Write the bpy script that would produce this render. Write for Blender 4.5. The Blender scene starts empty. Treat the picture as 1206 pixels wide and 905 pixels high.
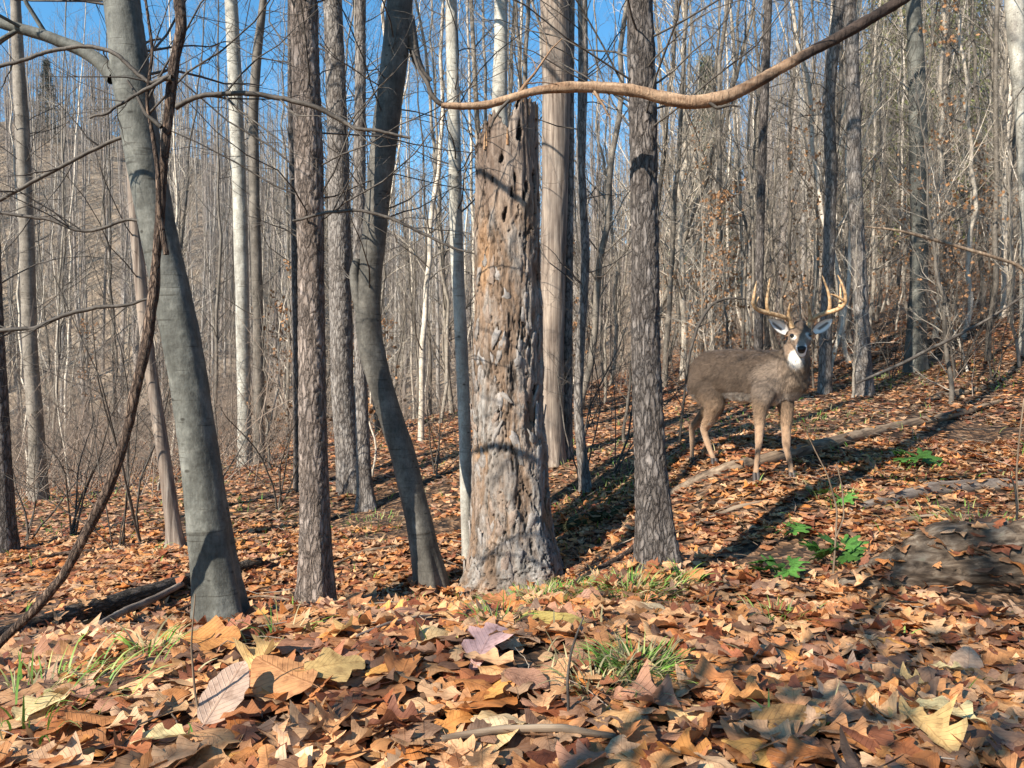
import bpy, math, random
import numpy as np
from mathutils import Vector, Matrix

random.seed(7)
RNG = np.random.default_rng(7)
R = math.radians
SC = bpy.context.scene
COL = SC.collection

# ------------------------------------------------------------------ camera, sky, sun, exposure
F = 911.0                       # focal length in pixels of the 1206 px wide photograph
CAMZ = 1.15
PITCH = R(1.4)
cam = bpy.data.cameras.new('camera'); cam.lens = F / 1206 * 36; cam.sensor_width = 36
cam.clip_start = 0.05; cam.clip_end = 5000
cam_o = bpy.data.objects.new('camera', cam); COL.objects.link(cam_o)
cam_o.location = (0, 0, CAMZ); cam_o.rotation_euler = (R(90) - PITCH, 0, 0)
SC.camera = cam_o

SUN_EL, SUN_AZ = R(34), R(225)   # azimuth clockwise from +Y
world = bpy.data.worlds.new('World'); SC.world = world; world.use_nodes = True
wn = world.node_tree.nodes; wl = world.node_tree.links
sky = wn.new('ShaderNodeTexSky'); sky.sky_type = 'NISHITA'; sky.sun_disc = False
sky.sun_elevation = SUN_EL; sky.sun_rotation = SUN_AZ
sky.air_density = 1.0; sky.dust_density = 0.05; sky.ozone_density = 3.5; sky.altitude = 300
hs = wn.new('ShaderNodeHueSaturation'); hs.inputs['Saturation'].default_value = 1.2; hs.inputs['Hue'].default_value = .488
wl.new(sky.outputs[0], hs.inputs['Color']); wl.new(hs.outputs[0], wn['Background'].inputs[0])
wn['Background'].inputs[1].default_value = 0.11
sl = bpy.data.lights.new('sun', 'SUN'); sl.energy = 5.0; sl.angle = R(0.5); sl.color = (1.0, 0.93, 0.82)
so = bpy.data.objects.new('sun', sl); COL.objects.link(so)
sd = Vector((math.sin(SUN_AZ) * math.cos(SUN_EL), math.cos(SUN_AZ) * math.cos(SUN_EL), math.sin(SUN_EL)))
so.rotation_euler = sd.to_track_quat('Z', 'Y').to_euler(); so.location = (-20, -26, 20)
SC.view_settings.view_transform = 'Standard'; SC.view_settings.look = 'None'
SC.view_settings.exposure = 1.15; SC.view_settings.gamma = 1
SC.render.engine = 'CYCLES'
SC.cycles.max_bounces = 5; SC.cycles.diffuse_bounces = 2; SC.cycles.transparent_max_bounces = 4
SC.cycles.use_denoising = True

# ------------------------------------------------------------------ numpy helpers
def unit(v):
    return v / np.maximum(np.linalg.norm(v, axis=-1, keepdims=True), 1e-9)

def _hash(ix, iy, iz, s=0):
    h = (ix.astype(np.int64) * 374761393 + iy.astype(np.int64) * 668265263 + iz.astype(np.int64) * 2147483647 + s * 974634777) & 0xffffffff
    h = ((h ^ (h >> 13)) * 1274126177) & 0xffffffff
    h = ((h ^ (h >> 16)) * 2246822519) & 0xffffffff
    return ((h ^ (h >> 15)) & 0xffffff) / float(0xffffff)

def vnoise(p, s=0):
    p = np.asarray(p, float); i = np.floor(p); f = p - i; f = f * f * (3 - 2 * f); i = i.astype(np.int64)
    o = 0
    for dx in (0, 1):
        for dy in (0, 1):
            for dz in (0, 1):
                w = (f[..., 0] if dx else 1 - f[..., 0]) * (f[..., 1] if dy else 1 - f[..., 1]) * (f[..., 2] if dz else 1 - f[..., 2])
                o = o + w * _hash(i[..., 0] + dx, i[..., 1] + dy, i[..., 2] + dz, s)
    return o

def fbm(p, oct=3, s=0):
    a = 1.0; t = 0; n = 0; p = np.asarray(p, float)
    for k in range(oct):
        t = t + a * (vnoise(p, s + k) - .5); n += a; a *= .5; p = p * 2.03
    return t / n * 2

def worley(p, s=0):
    """F1 and F2-F1 of a jittered cell noise"""
    p = np.asarray(p, float); i = np.floor(p).astype(np.int64); f = p - i
    f1 = np.full(p.shape[:-1], 9.); f2 = f1.copy()
    for dx in (-1, 0, 1):
        for dy in (-1, 0, 1):
            for dz in (-1, 0, 1):
                a, b, c = i[..., 0] + dx, i[..., 1] + dy, i[..., 2] + dz
                q = np.stack([dx + _hash(a, b, c, s), dy + _hash(a, b, c, s + 1), dz + _hash(a, b, c, s + 2)], -1) - f
                d = np.sqrt((q * q).sum(-1))
                m = d < f1
                f2 = np.where(m, f1, np.minimum(f2, d)); f1 = np.where(m, d, f1)
    return f1, f2 - f1

# ------------------------------------------------------------------ terrain: thin-plate spline through surveyed points
CAM = np.array([0, 0, CAMZ])
def P(px, py, Y):
    dx = (px - 603) / F; dy = -(py - 452.5) / F
    d = np.array([dx, math.cos(PITCH) + dy * math.sin(PITCH), -math.sin(PITCH) + dy * math.cos(PITCH)])
    return CAM + d * (Y / d[1])

TP = [(0,905,2.0),(300,905,2.0),(603,905,2.0),(900,905,2.0),(1206,905,2.0),
      (0,805,2.75),(150,752,3.3),(350,728,3.5),(603,717,3.7),(900,715,3.8),(1206,715,3.8),
      (262,745,4.3),(374,724,5.0),(508,697,5.55),(606,692,5.8),(776,673,4.3),
      (100,718,4.9),(0,740,4.6),(0,650,7),(90,640,7),(50,588,10),(150,570,12),(290,548,12),(210,648,6.5),
      (410,580,8.7),(430,602,8),(480,645,6.4),(500,500,14),(650,548,8.5),(690,582,7.5),(700,640,6.2),
      (820,547,6.65),(841,545,6.5),(892,563,6.0),(932,562,6.1),(1000,482,9),(1018,466,10),(1078,440,11.5),(1206,385,13),
      (900,472,10.5),(760,505,10),(1206,500,8),(1206,585,5.8),(1100,630,4.8),(1206,640,4.5),(1000,570,6.2),(850,640,5.2),
      (600,470,20),(300,522,25),(100,545,25),(-300,600,25),(700,450,25),(900,415,20),(1206,335,22),(1600,250,22),
      (0,350,70),(-400,350,60),(0,140,120),(300,340,70),(300,215,120),(450,345,100),(450,280,125),(600,325,120),(900,290,60),(900,215,100),
      (1206,230,45),(1206,130,90),(1700,100,60),(-500,700,8),(-300,1000,2),(1500,700,4),(1500,500,7),(1500,1000,2)]
_pts = [P(*t) for t in TP] + [np.array(v, float) for v in
        [(0,0,0),(-3,0,-.05),(3,0,.1),(0,-3,.0),(-5,-5,-.2),(5,-5,.6),(0,-20,.5),(-20,-10,-1.5),(20,-10,5),(0,-120,6),(-120,0,4),(140,0,30),(0,260,22),(-200,200,30),(200,200,34),(0,600,-20),(-600,100,0),(600,0,10),(0,-600,0)]]
_pts = np.array(_pts)
def warp(x, y):
    r = np.sqrt(x * x + y * y) + 1e-6
    L = np.log(1 + r / 4.0)
    return np.stack([x / r * L, y / r * L], -1)
_A = warp(_pts[:, 0], _pts[:, 1])
def _U(r2): return np.where(r2 > 1e-12, r2 * np.log(np.maximum(r2, 1e-12)), 0)
_n = len(_A)
_K = _U(((_A[:, None] - _A[None]) ** 2).sum(-1)) + np.eye(_n) * 0.0015
_Pm = np.concatenate([np.ones((_n, 1)), _A], 1)
_M = np.zeros((_n + 3, _n + 3)); _M[:_n, :_n] = _K; _M[:_n, _n:] = _Pm; _M[_n:, :_n] = _Pm.T
_W = np.linalg.solve(_M, np.concatenate([_pts[:, 2], np.zeros(3)]))
def gz(x, y):
    x = np.atleast_1d(np.asarray(x, float)); y = np.atleast_1d(np.asarray(y, float))
    q = warp(x, y); out = np.empty(len(x))
    for a in range(0, len(x), 20000):
        s = q[a:a + 20000]
        out[a:a + 20000] = _U(((s[:, None] - _A[None]) ** 2).sum(-1)) @ _W[:_n] + _W[_n] + s @ _W[_n + 1:]
    r = np.sqrt(x * x + y * y)
    p = np.stack([x, y, x * 0], -1)
    out += 0.05 * fbm(p * 1.1, 3, 5) + np.clip((r - 15) / 40, 0, 1) * fbm(p * .12, 3, 9) * 1.2
    return out
def hit(px, py):
    Y = np.exp(np.linspace(math.log(1.2), math.log(200), 1500))
    q = np.array([P(px, py, y) for y in Y])
    g = gz(q[:, 0], q[:, 1]); k = np.argmax(q[:, 2] <= g)
    return q[k], Y[k]

# ------------------------------------------------------------------ mesh helpers
def mesh(name, V, faces, mats=(), tint=None, uv=None, smooth=True, midx=None):
    V = np.asarray(V, np.float32)
    if isinstance(faces, np.ndarray): faces = [faces]
    faces = [f for f in faces if len(f)]
    me = bpy.data.meshes.new(name)
    me.vertices.add(len(V)); me.vertices.foreach_set('co', V.ravel())
    li = np.concatenate([f.ravel() for f in faces]).astype(np.int32)
    lt = np.concatenate([np.full(len(f), f.shape[1]) for f in faces]).astype(np.int32)
    ls = np.concatenate([[0], np.cumsum(lt)[:-1]]).astype(np.int32)
    me.loops.add(len(li)); me.loops.foreach_set('vertex_index', li)
    me.polygons.add(len(lt)); me.polygons.foreach_set('loop_start', ls); me.polygons.foreach_set('loop_total', lt)
    if smooth: me.polygons.foreach_set('use_smooth', np.ones(len(lt), bool))
    for m in mats: me.materials.append(m)
    if midx is not None: me.polygons.foreach_set('material_index', np.asarray(midx, np.int32))
    me.update(calc_edges=True)
    if tint is not None:
        a = me.attributes.new('tint', 'FLOAT_COLOR', 'POINT')
        t = np.ones((len(V), 4), np.float32); t[:, :3] = tint; a.data.foreach_set('color', t.ravel())
    if uv is not None:
        a = me.attributes.new('luv', 'FLOAT_VECTOR', 'POINT')
        a.data.foreach_set('vector', np.asarray(uv, np.float32).ravel())
    return me

def ob(name, me, parent=None, loc=None, rot=None, **props):
    o = bpy.data.objects.new(name, me); COL.objects.link(o)
    if parent is not None: o.parent = parent
    if loc is not None: o.location = loc
    if rot is not None: o.rotation_euler = rot
    for k, v in props.items(): o[k] = v
    return o

def thing(name, label, cat, loc=(0, 0, 0), group=None):
    o = ob(name, None, loc=loc, label=label, category=cat)
    o.empty_display_size = .2
    if group: o['group'] = group
    return o

def tubes(paths, radii, sides):
    """paths (n,k,3), radii (n,k) -> verts, quads"""
    paths = np.asarray(paths, float); n, k, _ = paths.shape
    T = np.empty_like(paths); T[:, 1:-1] = paths[:, 2:] - paths[:, :-2]
    T[:, 0] = paths[:, 1] - paths[:, 0]; T[:, -1] = paths[:, -1] - paths[:, -2]
    T = unit(T); m = unit(T.mean(1))
    ax = np.argmin(np.abs(m), 1); ref = np.eye(3)[ax][:, None, :]
    A = unit(np.cross(T, ref)); B = np.cross(T, A)
    th = np.arange(sides) / sides * 2 * np.pi
    V = paths[:, :, None] + np.asarray(radii)[:, :, None, None] * (A[:, :, None] * np.cos(th)[None, None, :, None] + B[:, :, None] * np.sin(th)[None, None, :, None])
    V = V.reshape(-1, 3)
    i = np.arange(n)[:, None, None] * (k * sides); j = np.arange(k - 1)[None, :, None] * sides; s = np.arange(sides)[None, None]
    s2 = (s + 1) % sides
    a = (i + j + s).ravel(); b = (i + j + s2).ravel()
    Fq = np.stack([a, b, b + sides, a + sides], 1)
    return V, Fq

def join(parts):
    Vs, Fs, o = [], [], 0
    for V, Fq in parts:
        Vs.append(V); Fs.append(Fq + o); o += len(V)
    return np.concatenate(Vs), np.concatenate(Fs)

def grow(P0, D, L, Rr, K, rng, wig=.15, up=.06, taper=.25):
    n = len(P0); paths = np.empty((n, K + 1, 3)); paths[:, 0] = P0; d = unit(D.copy())
    for k in range(K):
        d = unit(d + rng.normal(0, wig, (n, 3)) + np.array([0, 0, up]))
        paths[:, k + 1] = paths[:, k] + d * (L / K)[:, None]
    t = np.linspace(0, 1, K + 1)
    return paths, Rr[:, None] * (1 - (1 - taper) * t)[None]

def spawn(paths, radii, per, rng, t0, t1, ang, lf, rf, L):
    n, k, _ = paths.shape; m = n * per
    idx = np.repeat(np.arange(n), per); t = rng.uniform(t0, t1, m) * (k - 1)
    i = np.minimum(t.astype(int), k - 2); f = (t - i)[:, None]
    P0 = paths[idx, i] * (1 - f) + paths[idx, i + 1] * f
    T = unit(paths[idx, i + 1] - paths[idx, i]); r = radii[idx, i]
    rd = unit(np.cross(T, rng.normal(0, 1, (m, 3))))
    a = rng.uniform(ang[0], ang[1], m)[:, None]
    D = T * np.cos(a) + rd * np.sin(a)
    tt = t / (k - 1)
    LL = L[idx] * rng.uniform(lf[0], lf[1], m) * (1.15 - .6 * tt)
    return P0, D, LL, r * rf

def crown(paths, radii, L, rng, spec):
    """spec: list of (per, t0, t1, ang, lf, rf, K, sides, wig, up) -> joined verts, quads"""
    out = []
    for (per, t0, t1, ang, lf, rf, K, sides, wig, up) in spec:
        P0, D, LL, rr = spawn(paths, radii, per, rng, t0, t1, ang, lf, rf, L)
        rr = np.maximum(rr, .0016)
        paths, radii = grow(P0, D, LL, rr, K, rng, wig, up)
        L = LL; out.append(tubes(paths, radii, sides))
    return join(out), paths

# ------------------------------------------------------------------ materials
def mat(name):
    m = bpy.data.materials.new(name); m.use_nodes = True
    nt = m.node_tree; b = nt.nodes['Principled BSDF']; b.inputs['Roughness'].default_value = .85
    b.inputs['Specular IOR Level'].default_value = .25
    return m, nt, b
def N(nt, t, **kw):
    n = nt.nodes.new(t)
    for k, v in kw.items():
        if k in n.inputs: n.inputs[k].default_value = v
        else: setattr(n, k, v)
    return n
def ramp(nt, src, stops):
    r = nt.nodes.new('ShaderNodeValToRGB'); e = r.color_ramp.elements
    while len(e) < len(stops): e.new(.5)
    for x, (p, c) in zip(e, stops): x.position = p; x.color = (*c, 1) if len(c) == 3 else c
    nt.links.new(src, r.inputs[0]); return r
def mapping(nt, scale, space='Object'):
    tc = nt.nodes.new('ShaderNodeTexCoord'); mp = nt.nodes.new('ShaderNodeMapping'); mp.inputs['Scale'].default_value = scale
    nt.links.new(tc.outputs[space], mp.inputs[0]); return mp
def mixc(nt, a, b, fac, mode='MIX'):
    m = nt.nodes.new('ShaderNodeMix'); m.data_type = 'RGBA'; m.blend_type = mode
    for s, v in ((0, fac), (6, a), (7, b)):
        if isinstance(v, (int, float)): m.inputs[s].default_value = v
        elif isinstance(v, tuple): m.inputs[s].default_value = (*v, 1)
        else: nt.links.new(v, m.inputs[s])
    return m.outputs[2]
def bump(nt, b, h, strength, dist):
    n = nt.nodes.new('ShaderNodeBump'); n.inputs['Strength'].default_value = strength; n.inputs['Distance'].default_value = dist
    nt.links.new(h, n.inputs['Height']); nt.links.new(n.outputs[0], b.inputs['Normal']); return n

def bark_rough(name, dark, mid, light, sc=1.0, bs=1.0):
    m, nt, b = mat(name)
    mp = mapping(nt, (38 * sc, 38 * sc, 11 * sc))
    nz = N(nt, 'ShaderNodeTexNoise', Scale=.55, Detail=6, Roughness=.6); nt.links.new(mp.outputs[0], nz.inputs['Vector'])
    ad = N(nt, 'ShaderNodeVectorMath', operation='MULTIPLY_ADD'); nt.links.new(nz.outputs['Color'], ad.inputs[0]); ad.inputs[1].default_value = (2.6, 2.6, 2.2)
    nt.links.new(mp.outputs[0], ad.inputs[2])
    v = N(nt, 'ShaderNodeTexVoronoi', feature='DISTANCE_TO_EDGE', Scale=1.0); nt.links.new(ad.outputs[0], v.inputs['Vector'])
    vc = N(nt, 'ShaderNodeTexVoronoi', feature='F1', Scale=1.0); nt.links.new(ad.outputs[0], vc.inputs['Vector'])
    c1 = ramp(nt, v.outputs['Distance'], [(0, dark), (.06, mid), (.35, light)])
    mp2 = mapping(nt, (6, 6, 2.2)); n2 = N(nt, 'ShaderNodeTexNoise', Scale=1.5, Detail=6, Roughness=.65); nt.links.new(mp2.outputs[0], n2.inputs['Vector'])
    c2 = ramp(nt, n2.outputs['Fac'], [(.3, (.55, .5, .46)), (.55, (1, 1, 1)), (.75, (1.35, 1.32, 1.28))])
    col = mixc(nt, c1.outputs[0], c2.outputs[0], 1.0, 'MULTIPLY')
    sp = N(nt, 'ShaderNodeSeparateColor'); nt.links.new(vc.outputs['Color'], sp.inputs[0])
    c3 = ramp(nt, sp.outputs[0], [(0, (.72, .68, .64)), (1, (1.25, 1.22, 1.2))])
    col = mixc(nt, col, c3.outputs[0], .8, 'MULTIPLY')
    nt.links.new(col, b.inputs['Base Color'])
    n3 = N(nt, 'ShaderNodeTexNoise', Scale=4, Detail=4); nt.links.new(mp.outputs[0], n3.inputs['Vector'])
    h = N(nt, 'ShaderNodeMath', operation='MULTIPLY_ADD'); nt.links.new(n3.outputs['Fac'], h.inputs[0]); h.inputs[1].default_value = .35
    hr = ramp(nt, v.outputs['Distance'], [(0, (0, 0, 0)), (.25, (1, 1, 1))]); nt.links.new(hr.outputs[0], h.inputs[2])
    bump(nt, b, h.outputs[0], 1.0 * bs, .012)
    return m

def bark_smooth(name, base, pale, dark, rnd=False):
    m, nt, b = mat(name)
    mp = mapping(nt, (5, 5, 3)); n1 = N(nt, 'ShaderNodeTexNoise', Scale=1.3, Detail=8, Roughness=.72); nt.links.new(mp.outputs[0], n1.inputs['Vector'])
    c = ramp(nt, n1.outputs['Fac'], [(.32, dark), (.5, base), (.68, pale)])
    mp2 = mapping(nt, (11, 11, 34)); n2 = N(nt, 'ShaderNodeTexNoise', Scale=1, Detail=3); nt.links.new(mp2.outputs[0], n2.inputs['Vector'])
    c2 = ramp(nt, n2.outputs['Fac'], [(.3, (.86, .86, .86)), (.6, (1.06, 1.06, 1.06))])
    col = mixc(nt, c.outputs[0], c2.outputs[0], .8, 'MULTIPLY')
    mp3 = mapping(nt, (8, 8, 15)); vs = N(nt, 'ShaderNodeTexVoronoi', Scale=1); nt.links.new(mp3.outputs[0], vs.inputs['Vector'])
    c3 = ramp(nt, vs.outputs['Distance'], [(.07, (.22, .2, .17)), (.13, (1, 1, 1))])
    col = mixc(nt, col, c3.outputs[0], .85, 'MULTIPLY')
    mp6 = mapping(nt, (5, 5, 75)); n6 = N(nt, 'ShaderNodeTexNoise', Scale=1, Detail=2); nt.links.new(mp6.outputs[0], n6.inputs['Vector'])
    c6 = ramp(nt, n6.outputs['Fac'], [(.30, (.45, .42, .38)), (.36, (1, 1, 1))]); col = mixc(nt, col, c6.outputs[0], .8, 'MULTIPLY')
    mp4 = mapping(nt, (70, 70, 38)); n4 = N(nt, 'ShaderNodeTexNoise', Scale=1, Detail=4, Roughness=.7); nt.links.new(mp4.outputs[0], n4.inputs['Vector'])
    c4 = ramp(nt, n4.outputs['Fac'], [(.3, (.62, .6, .56)), (.5, (1, 1, 1)), (.72, (1.3, 1.3, 1.26))])
    col = mixc(nt, col, c4.outputs[0], .75, 'MULTIPLY')
    mp5 = mapping(nt, (13, 13, 1.6)); n5 = N(nt, 'ShaderNodeTexNoise', Scale=1, Detail=4, Roughness=.6); nt.links.new(mp5.outputs[0], n5.inputs['Vector'])
    c5 = ramp(nt, n5.outputs['Fac'], [(.3, (.68, .66, .62)), (.55, (1.08, 1.07, 1.02))])
    col = mixc(nt, col, c5.outputs[0], .7, 'MULTIPLY')
    if rnd:
        oi = N(nt, 'ShaderNodeObjectInfo'); r = ramp(nt, oi.outputs['Random'], [(0, (.3, .28, .26)), (.35, (.7, .66, .61)), (.72, (1.15, 1.09, 1.0)), (.8, (1.9, 1.82, 1.68)), (1, (2.2, 2.1, 1.95))])
        col = mixc(nt, col, r.outputs[0], 1.0, 'MULTIPLY')
    nt.links.new(col, b.inputs['Base Color']); b.inputs['Roughness'].default_value = .7
    hm = N(nt, 'ShaderNodeMath', operation='ADD'); nt.links.new(n2.outputs['Fac'], hm.inputs[0]); nt.links.new(n4.outputs['Fac'], hm.inputs[1]); bump(nt, b, hm.outputs[0], .55, .005)
    return m

def wood(name, stops, zs=1.5):
    m, nt, b = mat(name)
    mp = mapping(nt, (26, 26, zs)); n1 = N(nt, 'ShaderNodeTexNoise', Scale=1.2, Detail=5, Roughness=.6, Distortion=.4); nt.links.new(mp.outputs[0], n1.inputs['Vector'])
    c = ramp(nt, n1.outputs['Fac'], stops)
    mp2 = mapping(nt, (5, 5, 3)); n2 = N(nt, 'ShaderNodeTexNoise', Scale=1, Detail=4); nt.links.new(mp2.outputs[0], n2.inputs['Vector'])
    c2 = ramp(nt, n2.outputs['Fac'], [(.3, (.55, .55, .57)), (.65, (1.15, 1.1, 1.05))])
    nt.links.new(mixc(nt, c.outputs[0], c2.outputs[0], .8, 'MULTIPLY'), b.inputs['Base Color'])
    bump(nt, b, n1.outputs['Fac'], .8, .01)
    return m

M_beech_dark = bark_smooth('dark_beech_bark', (.085, .077, .066), (.16, .146, .126), (.042, .038, .032))
M_beech = bark_smooth('beech_bark', (.09, .089, .078), (.175, .172, .152), (.042, .041, .034))
M_pale = bark_smooth('pale_bark', (.33, .31, .27), (.46, .44, .39), (.19, .17, .15))
M_bg = bark_smooth('slim_tree_bark', (.25, .225, .20), (.36, .33, .30), (.13, .115, .10), rnd=True)
M_rough = bark_rough('scaly_bark', (.05, .039, .032), (.185, .148, .123), (.27, .222, .19), .8)
M_rough2 = bark_rough('dark_scaly_bark', (.028, .023, .02), (.11, .095, .085), (.18, .158, .142), .9)
M_midb = bark_rough('mid_bark', (.04, .034, .03), (.155, .138, .124), (.25, .228, .205), .8, .6)
M_snag = bark_rough('snag_bark', (.07, .045, .03), (.32, .26, .21), (.46, .41, .36), .62, 1.2)
M_strip = wood('stripped_orange_wood', [(.3, (.10, .05, .025)), (.45, (.36, .20, .10)), (.6, (.50, .32, .18)), (.75, (.56, .42, .28))])
M_tan = wood('weathered_tan_wood', [(.3, (.09, .065, .05)), (.46, (.19, .15, .12)), (.6, (.28, .23, .185)), (.72, (.40, .335, .275))])
M_log = wood('weathered_log_wood', [(.3, (.06, .042, .03)), (.5, (.19, .135, .09)), (.7, (.34, .26, .18))])
M_branchwood = wood('peeled_branch_wood', [(.28, (.10, .055, .035)), (.45, (.36, .20, .11)), (.62, (.55, .34, .19)), (.8, (.62, .46, .32))], 26)
M_decay = wood('decayed_wood', [(.3, (.018, .013, .009)), (.44, (.06, .042, .028)), (.56, (.125, .092, .064)), (.68, (.20, .165, .125)), (.8, (.11, .12, .05))], 7)
M_twig = bark_smooth('twig_bark', (.075, .062, .052), (.15, .13, .11), (.03, .025, .02))
M_vine = bark_rough('vine_bark', (.03, .02, .015), (.11, .075, .055), (.20, .14, .10), 1.6)

# leaf litter: colour per leaf, veins from the leaf's own coordinates
def leaf_mat(name, trans=.22, rough=.55):
    m, nt, b = mat(name)
    at = N(nt, 'ShaderNodeAttribute', attribute_name='tint'); uv = N(nt, 'ShaderNodeAttribute', attribute_name='luv')
    sx = N(nt, 'ShaderNodeSeparateXYZ'); nt.links.new(uv.outputs['Vector'], sx.inputs[0])
    ab = N(nt, 'ShaderNodeMath', operation='ABSOLUTE'); nt.links.new(sx.outputs[1], ab.inputs[0])
    w = N(nt, 'ShaderNodeMath', operation='MULTIPLY_ADD'); nt.links.new(sx.outputs[0], w.inputs[0]); w.inputs[1].default_value = 1.0
    mm = N(nt, 'ShaderNodeMath', operation='MULTIPLY'); nt.links.new(ab.outputs[0], mm.inputs[0]); mm.inputs[1].default_value = -.28
    nt.links.new(mm.outputs[0], w.inputs[2])
    fr = N(nt, 'ShaderNodeMath', operation='PINGPONG'); nt.links.new(w.outputs[0], fr.inputs[0]); fr.inputs[1].default_value = .045
    vein = ramp(nt, fr.outputs[0], [(0, (1, 1, 1)), (.002, (1, 1, 1)), (.008, (0, 0, 0))])
    rib = ramp(nt, ab.outputs[0], [(0, (1, 1, 1)), (.03, (1, 1, 1)), (.06, (0, 0, 0))])
    mx = N(nt, 'ShaderNodeMath', operation='MAXIMUM'); nt.links.new(vein.outputs[0], mx.inputs[0]); nt.links.new(rib.outputs[0], mx.inputs[1])
    geo = N(nt, 'ShaderNodeNewGeometry')
    n1 = N(nt, 'ShaderNodeTexNoise', Scale=28, Detail=4, Roughness=.65); nt.links.new(geo.outputs['Position'], n1.inputs['Vector'])
    c2 = ramp(nt, n1.outputs['Fac'], [(.3, (.5, .44, .4)), (.5, (1, 1, 1)), (.72, (1.2, 1.2, 1.15))])
    col = mixc(nt, at.outputs['Color'], c2.outputs[0], .85, 'MULTIPLY')
    dk = mixc(nt, col, (.62, .52, .45), 1.0, 'MULTIPLY')
    vf = N(nt, 'ShaderNodeMath', operation='MULTIPLY'); nt.links.new(mx.outputs[0], vf.inputs[0]); vf.inputs[1].default_value = .4
    col = mixc(nt, col, dk, vf.outputs[0])
    nt.links.new(col, b.inputs['Base Color']); b.inputs['Roughness'].default_value = rough; b.inputs['Specular IOR Level'].default_value = .4
    bump(nt, b, mx.outputs[0], .5, .003)
    tr = N(nt, 'ShaderNodeBsdfTranslucent'); nt.links.new(col, tr.inputs[0])
    ms = N(nt, 'ShaderNodeMixShader'); ms.inputs[0].default_value = trans
    nt.links.new(b.outputs[0], ms.inputs[1]); nt.links.new(tr.outputs[0], ms.inputs[2])
    nt.links.new(ms.outputs[0], nt.nodes['Material Output'].inputs[0])
    return m
M_leaf = leaf_mat('dry_leaf')
M_green = leaf_mat('green_leaf', .35)

def tint_mat(name, trans=0, rough=.8):
    m, nt, b = mat(name); at = N(nt, 'ShaderNodeAttribute', attribute_name='tint')
    nt.links.new(at.outputs['Color'], b.inputs['Base Color']); b.inputs['Roughness'].default_value = rough
    if trans:
        tr = N(nt, 'ShaderNodeBsdfTranslucent'); nt.links.new(at.outputs['Color'], tr.inputs[0])
        ms = N(nt, 'ShaderNodeMixShader'); ms.inputs[0].default_value = trans
        nt.links.new(b.outputs[0], ms.inputs[1]); nt.links.new(tr.outputs[0], ms.inputs[2]); nt.links.new(ms.outputs[0], nt.nodes['Material Output'].inputs[0])
    return m
M_grass = tint_mat('grass_blade', .3, .5)
M_tint = tint_mat('far_wood')

m, nt, b = mat('snag_wood'); M_snagwood = m
at = N(nt, 'ShaderNodeAttribute', attribute_name='tint'); mp = mapping(nt, (40, 40, 9)); nn_ = N(nt, 'ShaderNodeTexNoise', Scale=1.2, Detail=6, Roughness=.7); nt.links.new(mp.outputs[0], nn_.inputs['Vector'])
cc = ramp(nt, nn_.outputs['Fac'], [(.32, (.35, .3, .27)), (.48, (1, 1, 1)), (.7, (1.25, 1.22, 1.2))])
nt.links.new(mixc(nt, at.outputs['Color'], cc.outputs[0], .9, 'MULTIPLY'), b.inputs['Base Color']); bump(nt, b, nn_.outputs['Fac'], 1.0, .02)
m, nt, b = mat('bark_flake'); M_snagflake = m
at = N(nt, 'ShaderNodeAttribute', attribute_name='tint'); geo = N(nt, 'ShaderNodeNewGeometry'); nn_ = N(nt, 'ShaderNodeTexNoise', Scale=38, Detail=5, Roughness=.65); nt.links.new(geo.outputs['Position'], nn_.inputs['Vector'])
cc = ramp(nt, nn_.outputs['Fac'], [(.3, (.5, .45, .4)), (.5, (1, 1, 1)), (.7, (1.2, 1.2, 1.2))])
nt.links.new(mixc(nt, at.outputs['Color'], cc.outputs[0], .9, 'MULTIPLY'), b.inputs['Base Color']); bump(nt, b, nn_.outputs['Fac'], 1.0, .01)
# ground
m, nt, b = mat('forest_floor'); M_ground = m
geo = N(nt, 'ShaderNodeNewGeometry')
v1 = N(nt, 'ShaderNodeTexVoronoi', Scale=24, Randomness=1); nz = N(nt, 'ShaderNodeTexNoise', Scale=6, Detail=3)
nt.links.new(geo.outputs['Position'], nz.inputs['Vector'])
ad = N(nt, 'ShaderNodeVectorMath', operation='MULTIPLY_ADD'); nt.links.new(nz.outputs['Color'], ad.inputs[0]); ad.inputs[1].default_value = (.12, .12, .12); nt.links.new(geo.outputs['Position'], ad.inputs[2])
nt.links.new(ad.outputs[0], v1.inputs['Vector'])
sp = N(nt, 'ShaderNodeSeparateColor'); nt.links.new(v1.outputs['Color'], sp.inputs[0])
c1 = ramp(nt, sp.outputs[0], [(0, (.018, .012, .009)), (.35, (.045, .028, .018)), (.6, (.10, .055, .03)), (.8, (.19, .105, .055)), (1, (.26, .17, .11))])
n2 = N(nt, 'ShaderNodeTexNoise', Scale=.7, Detail=5); nt.links.new(geo.outputs['Position'], n2.inputs['Vector'])
c2 = ramp(nt, n2.outputs['Fac'], [(.35, (.7, .66, .6)), (.6, (1.1, 1.05, 1))])
col = mixc(nt, c1.outputs[0], c2.outputs[0], 1.0, 'MULTIPLY')
cd = N(nt, 'ShaderNodeVectorMath', operation='LENGTH'); nt.links.new(geo.outputs['Position'], cd.inputs[0])
fr = ramp(nt, cd.outputs['Value'], [(0, (0, 0, 0)), (1, (1, 1, 1))])
mr = N(nt, 'ShaderNodeMapRange'); mr.inputs[1].default_value = 18; mr.inputs[2].default_value = 45; nt.links.new(cd.outputs['Value'], mr.inputs[0])
n3 = N(nt, 'ShaderNodeTexNoise', Scale=.9, Detail=8, Roughness=.75); nt.links.new(geo.outputs['Position'], n3.inputs['Vector'])
c3 = ramp(nt, n3.outputs['Fac'], [(.35, (.09, .065, .045)), (.5, (.22, .165, .115)), (.65, (.36, .28, .20))])
col = mixc(nt, col, c3.outputs[0], mr.outputs[0])
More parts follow.
